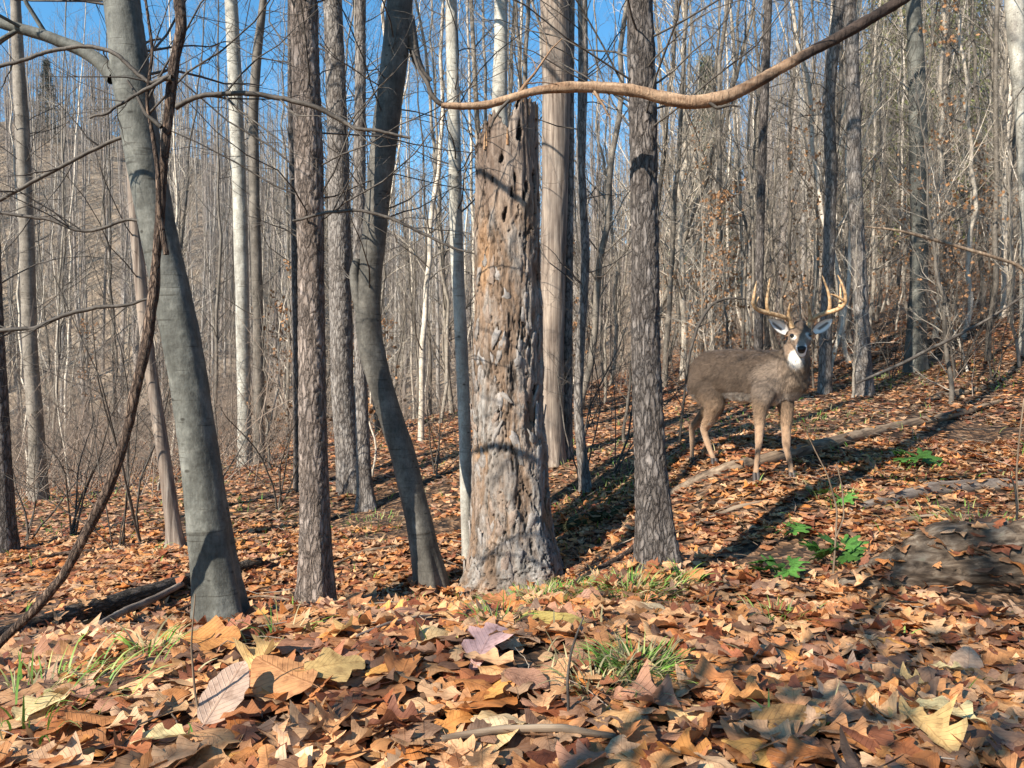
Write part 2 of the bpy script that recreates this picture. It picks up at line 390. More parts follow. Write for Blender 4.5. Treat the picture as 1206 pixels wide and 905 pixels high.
nt.links.new(col, b.inputs['Base Color']); bump(nt, b, v1.outputs['Distance'], .8, .03)

# ------------------------------------------------------------------ ground sheet
def build_ground():
    n = 420; Lm = math.log(1 + 1500 / 4.0)
    # polar grid about the viewer, finest near
    ang = np.linspace(0, 2 * np.pi, 361)[:-1]
    r = 4 * (np.exp(np.linspace(math.log(1 + .05 / 4), Lm, n)) - 1)
    A, Rr = np.meshgrid(ang, r)
    x = (Rr * np.cos(A)).ravel(); y = (Rr * np.sin(A)).ravel()
    z = gz(x, y)
    V = np.stack([x, y, z], -1); na = len(ang)
    i = np.arange(n - 1)[:, None] * na; j = np.arange(na)[None]; j2 = (j + 1) % na
    Fq = np.stack([(i + j).ravel(), (i + na + j).ravel(), (i + na + j2).ravel(), (i + j2).ravel()], 1)
    Fq = Fq[:, ::-1]
    cap = np.arange(na)[None]
    me = mesh('ground', V, [Fq[:, ::-1]], [M_ground])
    return ob('ground', me, kind='structure')
GROUND = build_ground()

# ------------------------------------------------------------------ leaves
def leaf_template(kind, rng, K, curl=1.0):
    """strip leaf: K stations x 3 (or 5) verts; returns V, F, uv. x along, y across"""
    t = np.linspace(0, 1, K); t = t * .45 + .55 * (.5 - .5 * np.cos(np.pi * t))
    if kind == 'oval':
        w = .29 * np.sin(np.pi * t ** .85) ** .62 + .01
    elif kind == 'oak':
        w = .34 * np.sin(np.pi * t ** 1.15) ** .55 * (.68 + .32 * np.cos(t * 2 * np.pi * 3 + .9)) + .02
    elif kind == 'lobed':
        w = .36 * np.sin(np.pi * t ** .9) ** .5 * (.66 + .34 * np.cos(t * 2 * np.pi * 2.5 + .2)) + .02
    else:
        w = .40 * np.sin(np.pi * t ** .75) ** .6 * (.75 + .25 * np.cos(t * 2 * np.pi * 2 + 1)) + .015
    w = w * rng.uniform(.85, 1.2); w[0] = .012; w[-1] = .012
    asym = rng.uniform(-.1, .1, K) * w
    sweep = .05 * (kind in ('oak', 'lobed', 'maple')) * np.sin(np.pi * t)
    ys = np.array([-1, -.5, 0, .5, 1.]) if K > 8 else np.array([-1, 0, 1.])
    X = t[:, None] + np.abs(ys)[None] * sweep[:, None]
    Y = w[:, None] * ys[None] + (asym[:, None] * ys[None] ** 2) + .04 * rng.normal() * np.sin(np.pi * t)[:, None]
    fold = rng.uniform(-.05, .3) * curl; bend = rng.uniform(-.7, .35) * curl; edge = rng.uniform(-.8, .6) * curl; tw = rng.uniform(-.6, .6) * curl
    ph = rng.uniform(0, 6.28)
    Z = np.abs(Y) * fold + bend * (t[:, None] - .5) ** 2 + edge * (Y ** 2) / .35 * 1.2 + tw * (t[:, None] - .5) * Y
    Z = Z + .022 * curl * np.sin(t[:, None] * 11 + ph) * ys[None] + .007 * curl * rng.normal(0, 1, Z.shape)
    V = np.stack([X - .5, Y, Z], -1).reshape(-1, 3); c = len(ys)
    i = np.arange(K - 1)[:, None] * c; j = np.arange(c - 1)[None]
    Fq = np.stack([(i + j).ravel(), (i + c + j).ravel(), (i + c + j + 1).ravel(), (i + j + 1).ravel()], 1)
    uv = np.stack([np.repeat(t, c), (Y / .3).ravel(), np.zeros(K * c)], -1)
    if K > 8:   # stalk
        pth = np.array([[[-.5, 0, V[c // 2, 2]], [-.6, .01, V[c // 2, 2] + .01], [-.7, .03, V[c // 2, 2] + .03]]])
        sv, sf = tubes(pth, np.array([[.008, .006, .006]]), 3)
        Fq = np.concatenate([Fq, sf + len(V)]); V = np.concatenate([V, sv]); uv = np.concatenate([uv, np.tile([0.5, 0, 0], (len(sv), 1))])
    return V, Fq, uv

LEAF_COLS = np.array([(.42, .19, .075), (.50, .27, .12), (.52, .34, .19), (.30, .11, .05), (.22, .09, .05), (.44, .31, .21), (.33, .21, .15), (.27, .19, .15),
                      (.16, .10, .075), (.58, .30, .10), (.60, .44, .29), (.38, .22, .16), (.36, .15, .07), (.48, .24, .10), (.60, .27, .09), (.56, .30, .14), (.20, .07, .035), (.64, .40, .22), (.66, .46, .30), (.62, .44, .31), (.58, .36, .20)])
def leaf_tints(n, rng, grey=0.0):
    c = LEAF_COLS[rng.integers(0, len(LEAF_COLS), n)] * np.array([1.06, .85, .62]) * rng.uniform(.75, 1.2, (n, 1))
    g = c.mean(1, keepdims=True); k = rng.uniform(0, .16, (n, 1)) + grey
    return np.clip(c * (1 - k) + g * k, 0, 1)

def rotmats(yaw, tilt, taxis, roll=None):
    """yaw about Z then tilt about a horizontal axis"""
    n = len(yaw); c, s = np.cos(yaw), np.sin(yaw); Z = np.zeros((n, 3, 3))
    Z[:, 0, 0] = c; Z[:, 0, 1] = -s; Z[:, 1, 0] = s; Z[:, 1, 1] = c; Z[:, 2, 2] = 1
    k = np.stack([np.cos(taxis), np.sin(taxis), 0 * taxis], -1); ct, st = np.cos(tilt), np.sin(tilt)
    Kx = np.zeros((n, 3, 3)); Kx[:, 0, 1] = -k[:, 2]; Kx[:, 0, 2] = k[:, 1]; Kx[:, 1, 0] = k[:, 2]; Kx[:, 1, 2] = -k[:, 0]; Kx[:, 2, 0] = -k[:, 1]; Kx[:, 2, 1] = k[:, 0]
    T = np.eye(3)[None] * ct[:, None, None] + st[:, None, None] * Kx + (1 - ct)[:, None, None] * (k[:, :, None] * k[:, None, :])
    return T @ Z

def scatter_leaves(temps, pos, size, Rm, tints):
    """many copies of leaf templates as one mesh"""
    n = len(pos); which = RNG.integers(0, len(temps), n); Vs, Fs, Ts, Us, off = [], [], [], [], 0
    for k, (V, Fq, uv) in enumerate(temps):
        s = np.where(which == k)[0]
        if not len(s): continue
        W = np.einsum('nij,vj->nvi', Rm[s], V) * size[s][:, None, None] + pos[s][:, None]
        Vs.append(W.reshape(-1, 3)); Fs.append((Fq[None] + (np.arange(len(s)) * len(V))[:, None, None] + off).reshape(-1, 4)); off += len(s) * len(V)
        Ts.append(np.repeat(tints[s], len(V), 0)); Us.append(np.tile(uv, (len(s), 1)))
    return np.concatenate(Vs), np.concatenate(Fs), np.concatenate(Ts), np.concatenate(Us)

KINDS = ['oval', 'oak', 'lobed', 'maple', 'oak', 'oval', 'lobed']
T_near = [leaf_template(KINDS[i % 7], RNG, 17, 1.0) for i in range(28)]
T_mid = [leaf_template(KINDS[i % 7], RNG, 8, 1.0) for i in range(16)]
T_mid2 = [leaf_template(['oval', 'maple'][i % 2], RNG, 5, 1.0) for i in range(12)]
T_far = [leaf_template('oval', RNG, 3, 1.0) for i in range(8)]
for T in T_far: T[0][:, 1] *= 1.6

def wedge_points(n, y0, y1, rng, spread=.80, power=1.0):
    y = y0 + (y1 - y0) * rng.random(n) ** power
    y = np.sqrt(rng.uniform(y0 ** 2, y1 ** 2, n)) if power == 1.0 else y
    x = rng.uniform(-spread, spread, n) * (y + .6)
    return x, y

def build_litter():
    # 300 largest leaves of the near bank, each an object on its own
    protos = []
    for i, (V, Fq, uv) in enumerate(T_near):
        for c in range(3):
            tint = leaf_tints(1, RNG)[0]
            if RNG.random() < .55: tint = np.clip(tint * 1.2, 0, .7)
            protos.append(mesh('leaf', V, [Fq], [M_leaf], tint=np.tile(tint, (len(V), 1)), uv=uv))
    n = 292
    y = RNG.uniform(1.85, 3.5, n); x = RNG.uniform(-.69, .69, n) * y
    z = gz(x, y) + RNG.uniform(.03, .055, n)
    for k in range(n):
        o = ob('leaf', protos[RNG.integers(len(protos))], GROUND, loc=(x[k], y[k], z[k]))
        s = RNG.uniform(.12, .22); o.scale = (s, s, s)
        ti = min(abs(RNG.normal(0, .15)), .5)
        Rm = rotmats(np.array([RNG.uniform(0, 6.28)]), np.array([ti]), np.array([RNG.uniform(0, 6.28)]))[0]
        o.rotation_euler = Matrix(Rm.tolist()).to_euler()
    # single leaves the photograph shows plainly
    def single(px, py, kind, size, col, lab, yaw, tilt, tax, lift=.05, seed=1):
        rg = np.random.default_rng(seed); V, Fq, uv = leaf_template(kind, rg, 14, .6)
        me = mesh('leaf', V, [Fq], [M_leaf], tint=np.tile(col, (len(V), 1)), uv=uv)
        p, Y = hit(px, py)
        o = ob('leaf', me, GROUND, loc=(p[0], p[1], p[2] + lift), label=lab); o.scale = (size,) * 3
        Rm = rotmats(np.array([R(yaw)]), np.array([R(tilt)]), np.array([R(tax)]))[0]
        o.rotation_euler = Matrix(Rm.tolist()).to_euler()
    single(265, 850, 'oval', .22, (.52, .36, .26), 'large pale ribbed beech leaf standing on edge', 80, 35, 20, .09, 3)
    single(335, 822, 'oval', .24, (.50, .24, .10), 'orange ribbed oval leaf lying beside the pale one', 150, 20, 0, .08, 4)
    single(395, 812, 'maple', .2, (.55, .36, .14), 'yellow tan leaf curled over the litter', 30, 18, 40, .08, 5)
    single(572, 778, 'oak', .24, (.62, .38, .34), 'pale pink oak leaf lying face down', 70, 22, 0, .06, 6)
    single(250, 775, 'maple', .2, (.52, .23, .07), 'glossy orange leaf with a rounded outline', 10, 25, 10, .07, 7)
    single(650, 745, 'oval', .3, (.55, .40, .12), 'long yellow leaf beside the grass', -12, 8, 0, .04, 8)
    single(930, 870, 'oval', .22, (.50, .26, .09), 'long orange leaf folded along its rib', 10, 15, 0, .06, 9)
    single(1140, 800, 'oval', .2, (.52, .34, .22), 'tan leaf with dark rib', 60, 25, 0, .06, 10)
    # the rest of the litter, by distance
    sets = []
    for (cnt, y0, y1, temps, s0, s1, lift, grey) in [(2600, 1.5, 4.1, T_near, .12, .21, .045, 0), (4200, 1.5, 4.1, T_mid, .06, .12, .05, 0), (15000, 3.9, 7.5, T_mid, .075, .13, .02, .0), (36000, 7.2, 15, T_mid2, .065, .115, .02, .08), (42000, 14.5, 34, T_far, .10, .16, .02, .05)]:
        x, y = wedge_points(cnt, y0, y1, RNG)
        # drifts: thinner here and there so dark mould shows
        k = fbm(np.stack([x, y, 0 * x], -1) * 1.3, 2, 31) > (-.62 if y0 < 3 else -.5) + .25 * RNG.random(cnt)
        x, y = x[k], y[k]; nn = len(x)
        z = gz(x, y) + RNG.uniform(.0, 1, nn) * lift + .004; z += .012 * (y < 4.1) * fbm(np.stack([x, y, 0 * x], -1) * 7, 2, 41)
        ti = np.minimum(np.abs(RNG.normal(0, .15, nn)), 1.2); up = RNG.random(nn) < .025; ti[up] += RNG.uniform(.3, .8, up.sum())
        Rm = rotmats(RNG.uniform(0, 6.28, nn), ti, RNG.uniform(0, 6.28, nn))
        g = grey + np.where(y < 9, 0, 0)
        sets.append(scatter_leaves(temps, np.stack([x, y, z], -1), RNG.uniform(s0, s1, nn), Rm, leaf_tints(nn, RNG, grey)))
    o = 0; Vs, Fs, Ts, Us = [], [], [], []
    for V, Fq, t, u in sets:
        Vs.append(V); Fs.append(Fq + o); Ts.append(t); Us.append(u); o += len(V)
    me = mesh('leaf_litter', np.concatenate(Vs), [np.concatenate(Fs)], [M_leaf], tint=np.concatenate(Ts), uv=np.concatenate(Us))
    ob('leaf_litter', me, kind='stuff', label='orange and brown fallen leaves covering the forest floor', category='leaf litter')
build_litter()

# ------------------------------------------------------------------ named trees
SUNXY = np.array([sd.x, sd.y])
def resample(pts, n):
    pts = np.asarray(pts, float); d = np.concatenate([[0], np.cumsum(np.linalg.norm(np.diff(pts[:, :3], axis=0), axis=1))])
    t = np.linspace(0, d[-1], n); out = np.stack([np.interp(t, d, pts[:, k]) for k in range(pts.shape[1])], 1)
    for _ in range(max(2, n // 25)):
        out[1:-1] = .25 * out[:-2] + .5 * out[1:-1] + .25 * out[2:]
    return out

def trunk_path(pts, H, base=None, leanY=0.0, step=.012, topr=.03):
    """pts [(px,py,w)] top to bottom in photo pixels; returns dense path + radii in metres from below ground up to height H"""
    bx, by, bw = pts[-1]
    p0, Y = hit(bx, by) if base is None else (P(bx, by, base), base)
    q = []
    for (px, py, w) in pts[::-1]:
        Yk = Y + leanY * (by - py) / F * Y
        c = P(px, py, Yk); q.append([*c, w * .88 / 2 / F * Yk])
    q = np.array(q); z0 = gz(q[0, 0], q[0, 1])[0]
    low = q[0].copy(); low[2] = min(q[0, 2], z0) - .25
    q = np.concatenate([[low], q]); 
    top = q[-1]; d = q[-1, :3] - q[-2, :3]; d /= np.linalg.norm(d)
    ext = []; cur = top.copy(); zt = z0 + H; n = 8
    if zt > top[2] + .3:
        st = (zt - top[2]) / n
        for k in range(n):
            d = unit(d * .85 + np.array([0, 0, .25])); cur = cur.copy(); cur[:3] = cur[:3] + d * st + np.array([math.sin(k * 1.7 + bx), math.cos(k * 1.3 + bx), 0]) * .03 * st
            cur[3] = top[3] + (topr - top[3]) * ((k + 1) / n); ext.append(cur)
    allp = np.array(list(q) + ext)
    L = np.linalg.norm(np.diff(allp[:, :3], axis=0), axis=1).sum()
    return allp, L, p0, Y

def trunk_mesh(allp, sides, ringd, disp, flare=.25, seed=0, flare_h=.35, zvis=None):
    """dense tube with real bark relief; rings dense low down, coarse above the frame"""
    L = np.linalg.norm(np.diff(allp[:, :3], axis=0), axis=1).sum()
    n = int(L / .05) + 4; path = resample(allp, n)
    zvis = zvis if zvis is not None else 1e9
    kv = max(3, int((path[:, 2] < zvis).sum())); lowp = path[:kv]
    low = resample(lowp, int(kv * .05 / ringd))if ringd < .05 else lowp
    hi = path[kv::4]
    path = np.concatenate([low, hi]) if len(hi) else low
    V, Fq = tubes(path[None, :, :3], path[None, :, 3], sides)
    c = np.repeat(path[:, :3], sides, 0); r = np.repeat(path[:, 3], sides); nrm = unit(V - c)
    zb = path[0, 2] + .25; h = np.clip((V[:, 2] - zb), 0, None)
    th = np.tile(np.arange(sides) / sides * 2 * np.pi, len(path))
    lob = 1 + .55 * np.cos(th * 4 + seed) + .35 * np.cos(th * 7 + seed * 2.1)
    V = V + nrm * (r * flare * lob * np.exp(-h / flare_h))[:, None]
    V = V + nrm * (r * .07 * fbm(np.stack([nrm[:, 0] * 1.2, nrm[:, 1] * 1.2, V[:, 2] * 2.2], -1), 2, seed + 11))[:, None]
    if disp is not None: V = V + nrm * disp(V, nrm, r, th)[:, None]
    return V, Fq, path

def d_rough(amp, sc, zsc, seed=0):
    def f(V, nrm, r, th):
        q = np.stack([V[:, 0] * sc, V[:, 1] * sc, V[:, 2] * zsc], -1)
        q = q + .55 * np.stack([fbm(q * .9, 2, seed), fbm(q * .9, 2, seed + 3), fbm(q * .9, 2, seed + 6)], -1)
        f1, e = worley(q, seed)
        return amp * (np.clip(e * 3.2, 0, 1) - .6 + .3 * fbm(q * 3, 2, seed + 2))
    return f
def d_smooth(amp, seed=0):
    def f(V, nrm, r, th):
        return amp * (fbm(np.stack([V[:, 0] * 6, V[:, 1] * 6, V[:, 2] * 5], -1), 3, seed) + .25 * fbm(np.stack([V[:, 0] * 5, V[:, 1] * 5, V[:, 2] * 45], -1), 2, seed + 5))
    return f

CROWN_NEAR = [(16, .38, .97, (.5, 1.1), (.16, .26), .42, 8, 5, .10, .06), (5, .25, .95, (.4, .9), (.4, .6), .55, 5, 4, .14, .03), (4, .2, .95, (.4, .9), (.4, .6), .6, 4, 3, .18, .02)]
CROWN_MID = [(14, .35, .98, (.4, 1.0), (.14, .24), .45, 6, 4, .12, .08), (5, .25, .95, (.4, .9), (.4, .6), .5, 4, 3, .15, .03), (4, .2, .95, (.4, .9), (.4, .6), .6, 3, 3, .2, .02)]

def fit(o_me_V, origin): return o_me_V - np.asarray(origin)

def named_tree(label, pts, mt, H=12, sides=40, ring=.012, disp=None, flare=.25, spec=CROWN_NEAR, seed=0, leanY=0.0, flare_h=.35, name='bare_tree', cat='tree', base=None, twigs=0):
    allp, L, p0, Y = trunk_path(pts, H, base, leanY)
    zvis = P(603, 0, Y)[2] + .4
    V, Fq, path = trunk_mesh(allp, sides, ring, disp, flare, seed, flare_h, zvis)
    root = thing(name, label, cat, tuple(p0))
    ob('trunk', mesh('trunk', V - p0, [Fq], [mt]), root)
    rng = np.random.default_rng(seed + 100)
    parts = []
    if spec:
        t0 = np.clip((zvis - path[0, 2] + .1) / (path[-1, 2] - path[0, 2]), .1, .8)
        full = resample(allp, 60)
        sp = [list(s) for s in spec]; sp[0][1] = float(t0)
        (cv, cf), _ = crown(full[None, :, :3], full[None, :, 3], np.array([H * 1.0]), rng, [tuple(s) for s in sp]); parts.append((cv, cf))
    if parts:
        cv, cf = join(parts); ob('crown', mesh('crown', cv - p0, [cf], [M_twig]), root)
    if twigs:   # small dead twigs and sprouts on the visible bole
        full = resample(allp, 60); t1 = np.clip((zvis - path[0, 2]) / (path[-1, 2] - path[0, 2]), .1, .95)
        (tv, tf), _ = crown(full[None, :, :3], np.minimum(full[None, :, 3], .022), np.array([H * 1.0]), rng,
                       [(twigs * 3, .18, float(t1), (.7, 1.4), (.03, .15), .30, 7, 4, .16, .02), (4, .3, .95, (.4, .9), (.3, .6), .5, 5, 3, .2, 0), (3, .3, .95, (.4, .9), (.3, .6), .6, 3, 3, .2, 0)])
        ob('twigs', mesh('twigs', tv - p0, [tf], [M_twig]), root, kind='stuff')
    return root, p0, Y, path

def px_branch(pts, Y, root=None, origin=(0, 0, 0), name='branch', mt=None, sides=6, n=None, disp=None, dY=None, side=None, rng=None, tintx=False):
    """a limb through photo points (px,py,w) at distance Y (+dY along it)"""
    q = []
    for i, (px, py, w) in enumerate(pts):
        Yk = Y + (dY[i] if dY is not None else 0); q.append([*P(px, py, Yk), w / 2 / F * Yk])
    n = n or len(pts) * 6
    path = resample(q, n); path[:, 3] *= 1
    if rng is not None:
        path[:, :3] += .006 * rng.normal(0, 1, (n, 3)).cumsum(0) * .25 * (.15 if tintx else 1)
    V, Fq = tubes(path[None, :, :3], path[None, :, 3], sides)
    if disp:
        c = np.repeat(path[:, :3], sides, 0); nrm = unit(V - c)
        V = V + nrm * disp(V, nrm, np.repeat(path[:, 3], sides), None)[:, None]
    parts = [(V, Fq)]
    if side:   # side twigs
        (tv, tf), _ = crown(path[None, :, :3], path[None, :, 3], np.array([side[1]]), rng or np.random.default_rng(5),
                       [(side[0], .1, .95, (.4, 1.1), (.25, .6), .45, 5, 4, .15, .03), (3, .2, .95, (.4, .9), (.3, .6), .6, 4, 3, .2, .02)])
        parts.append((tv, tf))
    V, Fq = join(parts); tn = None
    if tintx:   # peeled wood toward the tip, dark bark toward the butt
        k = np.clip((V[:, 0] + .35 * fbm(V * np.array([5, 9, 9]), 3, 8) - 1.22) / .15, 0, 1)[:, None]
        g = np.clip(.5 + .9 * fbm(V * np.array([6, 70, 70]), 3, 9), 0, 1)[:, None]
        peel = np.array([.20, .11, .06]) * (1 - g) + np.array([.46, .31, .195]) * g
        tn = peel * (1 - k) + np.array([.05, .034, .026]) * (.6 + .9 * g) * k; mt = M_snagwood
    return ob(name, mesh(name, V - np.asarray(origin), [Fq], [mt or M_twig], tint=tn), root), path

# smooth grey beech on the left
t1, o1, Y1, _ = named_tree('thick smooth grey beech with a limb to the left, twisted vine across it', [(143,-5,46),(150,60,48),(163,140,49),(176,220,47),(192,300,47),(203,350,48),(214,400,48),(226,460,49),(236,540,51),(246,620,52),(256,690,54),(262,742,58)],
    M_beech, 13, 44, .012, d_smooth(.006, 3), .35, seed=3, flare_h=.28, twigs=5)
px_branch([(135,92,20),(122,76,17),(100,60,15),(60,45,13),(0,28,12),(-80,10,10),(-180,-40,7)], Y1, t1, o1, 'limb', M_beech, 12, disp=d_smooth(.002), side=(8, 1.2), rng=np.random.default_rng(1))
# scaly tree
t2, o2, Y2, _ = named_tree('straight scaly-barked tree between the grey beech and the curved grey tree', [(357,-5,36),(361,100,36),(364,200,37),(366,300,35),(367,400,35),(368,480,36),(370,560,37),(372,640,38),(374,722,40)],
    M_rough, 14, 64, .008, d_rough(.006, 30, 11, 1), .4, seed=5, flare_h=.3, twigs=8)
named_tree('taller scaly tree just behind and right of the straight scaly one', [(391,-5,24),(395,80,26),(398,160,28),(400,300,29),(403,450,30),(409,530,31),(413,578,34)], M_midb, 14, 40, .014, d_rough(.008, 20, 8, 2), .2, seed=8, twigs=6)
named_tree('slender rough tree with flared roots left of the curved trunk', [(425,-5,13),(424,150,15),(423,300,16),(425,450,17),(428,540,19),(431,600,22)], M_midb, 12, 28, .016, d_rough(.005, 24, 9, 3), .5, seed=9, twigs=5, flare_h=.15)
# curved smooth tree
t3, o3, Y3, _ = named_tree('smooth dark grey tree whose trunk curves like a bow', [(471,-5,35),(466,60,36),(456,140,35),(446,220,33),(438,300,32),(433,350,32),(433,390,33),(441,430,33),(455,475,32),(472,525,32),(488,590,33),(500,645,34),(510,697,36)],
    M_beech_dark, 12, 44, .012, d_smooth(.006, 6), .3, seed=12, flare_h=.28, twigs=5)
px_branch([(441,425,12),(428,385,12),(420,345,13),(417,322,12),(421,305,10)], Y3 - .03, t3, o3, 'stub', M_beech_dark, 10)
px_branch([(480,20,16),(490,70,11),(497,85,7),(508,95,4)], Y3, t3, o3, 'stub', M_twig, 6)
# pale slim tree
t4, o4, Y4, _ = named_tree('slim pale smooth tree standing close to the left of the broken snag', [(531,-5,15),(533,80,16),(535,160,17),(538,300,17),(543,400,17),(547,500,17),(550,600,17),(552,662,18)], M_pale, 12, 28, .014, d_smooth(.003, 9), .12, seed=15, flare_h=.1, twigs=4)
# tree with fork rising behind the snag
named_tree('pale forked tree rising behind the broken top of the snag', [(590,-5,17),(590,60,18),(588,110,21),(590,200,22),(592,400,23),(594,560,24)], M_pale, 12, 28, .016, d_smooth(.003, 10), .15, seed=16, base=7.0)
# debarked trunk
t6, o6, Y6, _ = named_tree('tall trunk with bare tan wood on its lower half, right behind the snag', [(653,-5,38),(655,100,37),(654,200,35),(652,300,33),(650,400,31),(650,480,31),(650,546,34)], M_tan, 15, 48, .012, d_rough(.003, 26, 2.5, 4), .2, seed=18, flare_h=.2)
named_tree('dark thin tree close behind the tan trunk', [(672,-5,11),(671,200,11),(669,400,12),(668,540,13)], M_midb, 13, 20, .02, d_rough(.003, 30, 10, 4), .2, seed=19)
named_tree('slim grey tree forming a pair of stems right of the tan trunk', [(686,-5,13),(687,80,13),(684,200,12),(690,300,12),(684,400,12),(680,480,11),(690,582,14)], M_midb, 12, 22, .016, d_smooth(.004, 12), .3, seed=20, twigs=6)
# scaly tree right of centre
t7, o7, Y7, _ = named_tree('straight dark scaly tree right of the snag, grass at its foot', [(753,-5,34),(756,100,36),(758,200,36),(760,300,36),(760,400,37),(763,480,39),(767,560,42),(771,620,45),(776,672,50)],
    M_rough2, 14, 64, .008, d_rough(.007, 28, 9, 7), .4, seed=22, flare_h=.3, twigs=9)
# right-hand trees
named_tree('dark thin straight tree above the back of the deer', [(905,-5,10),(901,100,11),(897,200,11),(894,330,11),(893,430,12)], M_rough2, 12, 18, .02, d_rough(.003, 30, 10, 8), .2, seed=24, base=11, twigs=6)
named_tree('wavy grey trunk directly behind the right antler', [(990,-5,13),(982,50,15),(975,120,16),(979,200,15),(976,300,15),(972,400,16),(972,440,16)], M_midb, 12, 24, .02, d_smooth(.005, 14), .2, seed=25, base=10.5, twigs=6)
named_tree('upright grey tree right of the deer with its foot in the leaves', [(1000,-5,15),(1004,80,17),(1006,200,18),(1011,300,18),(1015,380,19),(1018,466,20)], M_midb, 13, 28, .016, d_rough(.004, 20, 8, 15), .2, seed=26, twigs=6)
named_tree('pale grey thick tree on the slope at the right', [(1075,-5,17),(1079,80,21),(1082,180,22),(1083,300,22),(1080,380,23),(1078,438,26)], M_beech, 14, 32, .016, d_smooth(.005, 17), .2, seed=27, twigs=6)
named_tree('pale forked tree cut by the right edge', [(1192,-30,22),(1198,50,22),(1206,140,20),(1212,250,22),(1214,390,24)], M_pale, 12, 24, .02, d_smooth(.004, 18), .2, seed=28, base=11, twigs=5)
# left side
named_tree('pale slim tree leaning slightly at the far left', [(18,-5,12),(22,80,15),(27,160,17),(32,300,18),(36,420,18),(42,500,19),(46,590,21)], M_bg, 13, 24, .018, d_smooth(.005, 20), .2, seed=30, twigs=6)
named_tree('dark trunk cut by the left edge', [(-22,-5,18),(-14,200,20),(-6,400,22),(0,500,23),(5,600,25),(8,652,28)], M_rough2, 12, 24, .018, d_rough(.004, 24, 9, 21), .2, seed=31, twigs=4)
named_tree('grey tree standing left of a near twin, between the beech and the scaly trunk', [(272,-5,16),(276,80,18),(281,200,18),(285,330,18),(287,450,17),(289,548,18)], M_pale, 13, 24, .018, d_smooth(.004, 22), .2, seed=32, twigs=6)
named_tree('thinner grey twin tree leaning toward its right, forked near the top', [(311,-5,9),(303,60,12),(298,130,13),(300,250,14),(304,380,14),(306,548,15)], M_bg, 12, 20, .02, d_smooth(.003, 23), .2, seed=33, twigs=6)
named_tree('slim tan tree partly hidden by the grey beech', [(150,-5,13),(153,150,14),(160,270,15),(168,360,15),(178,440,16),(192,530,17),(208,646,20)], M_tan, 11, 22, .016, d_smooth(.004, 24), .4, seed=34, flare_h=.12, twigs=4)
named_tree('dark thin trunk touching the scaly tree on its left', [(343,-5,9),(343,130,10),(347,260,11),(348,390,9),(350,540,9)], M_rough2, 12, 16, .02, d_smooth(.003, 25), .2, seed=35, base=9)

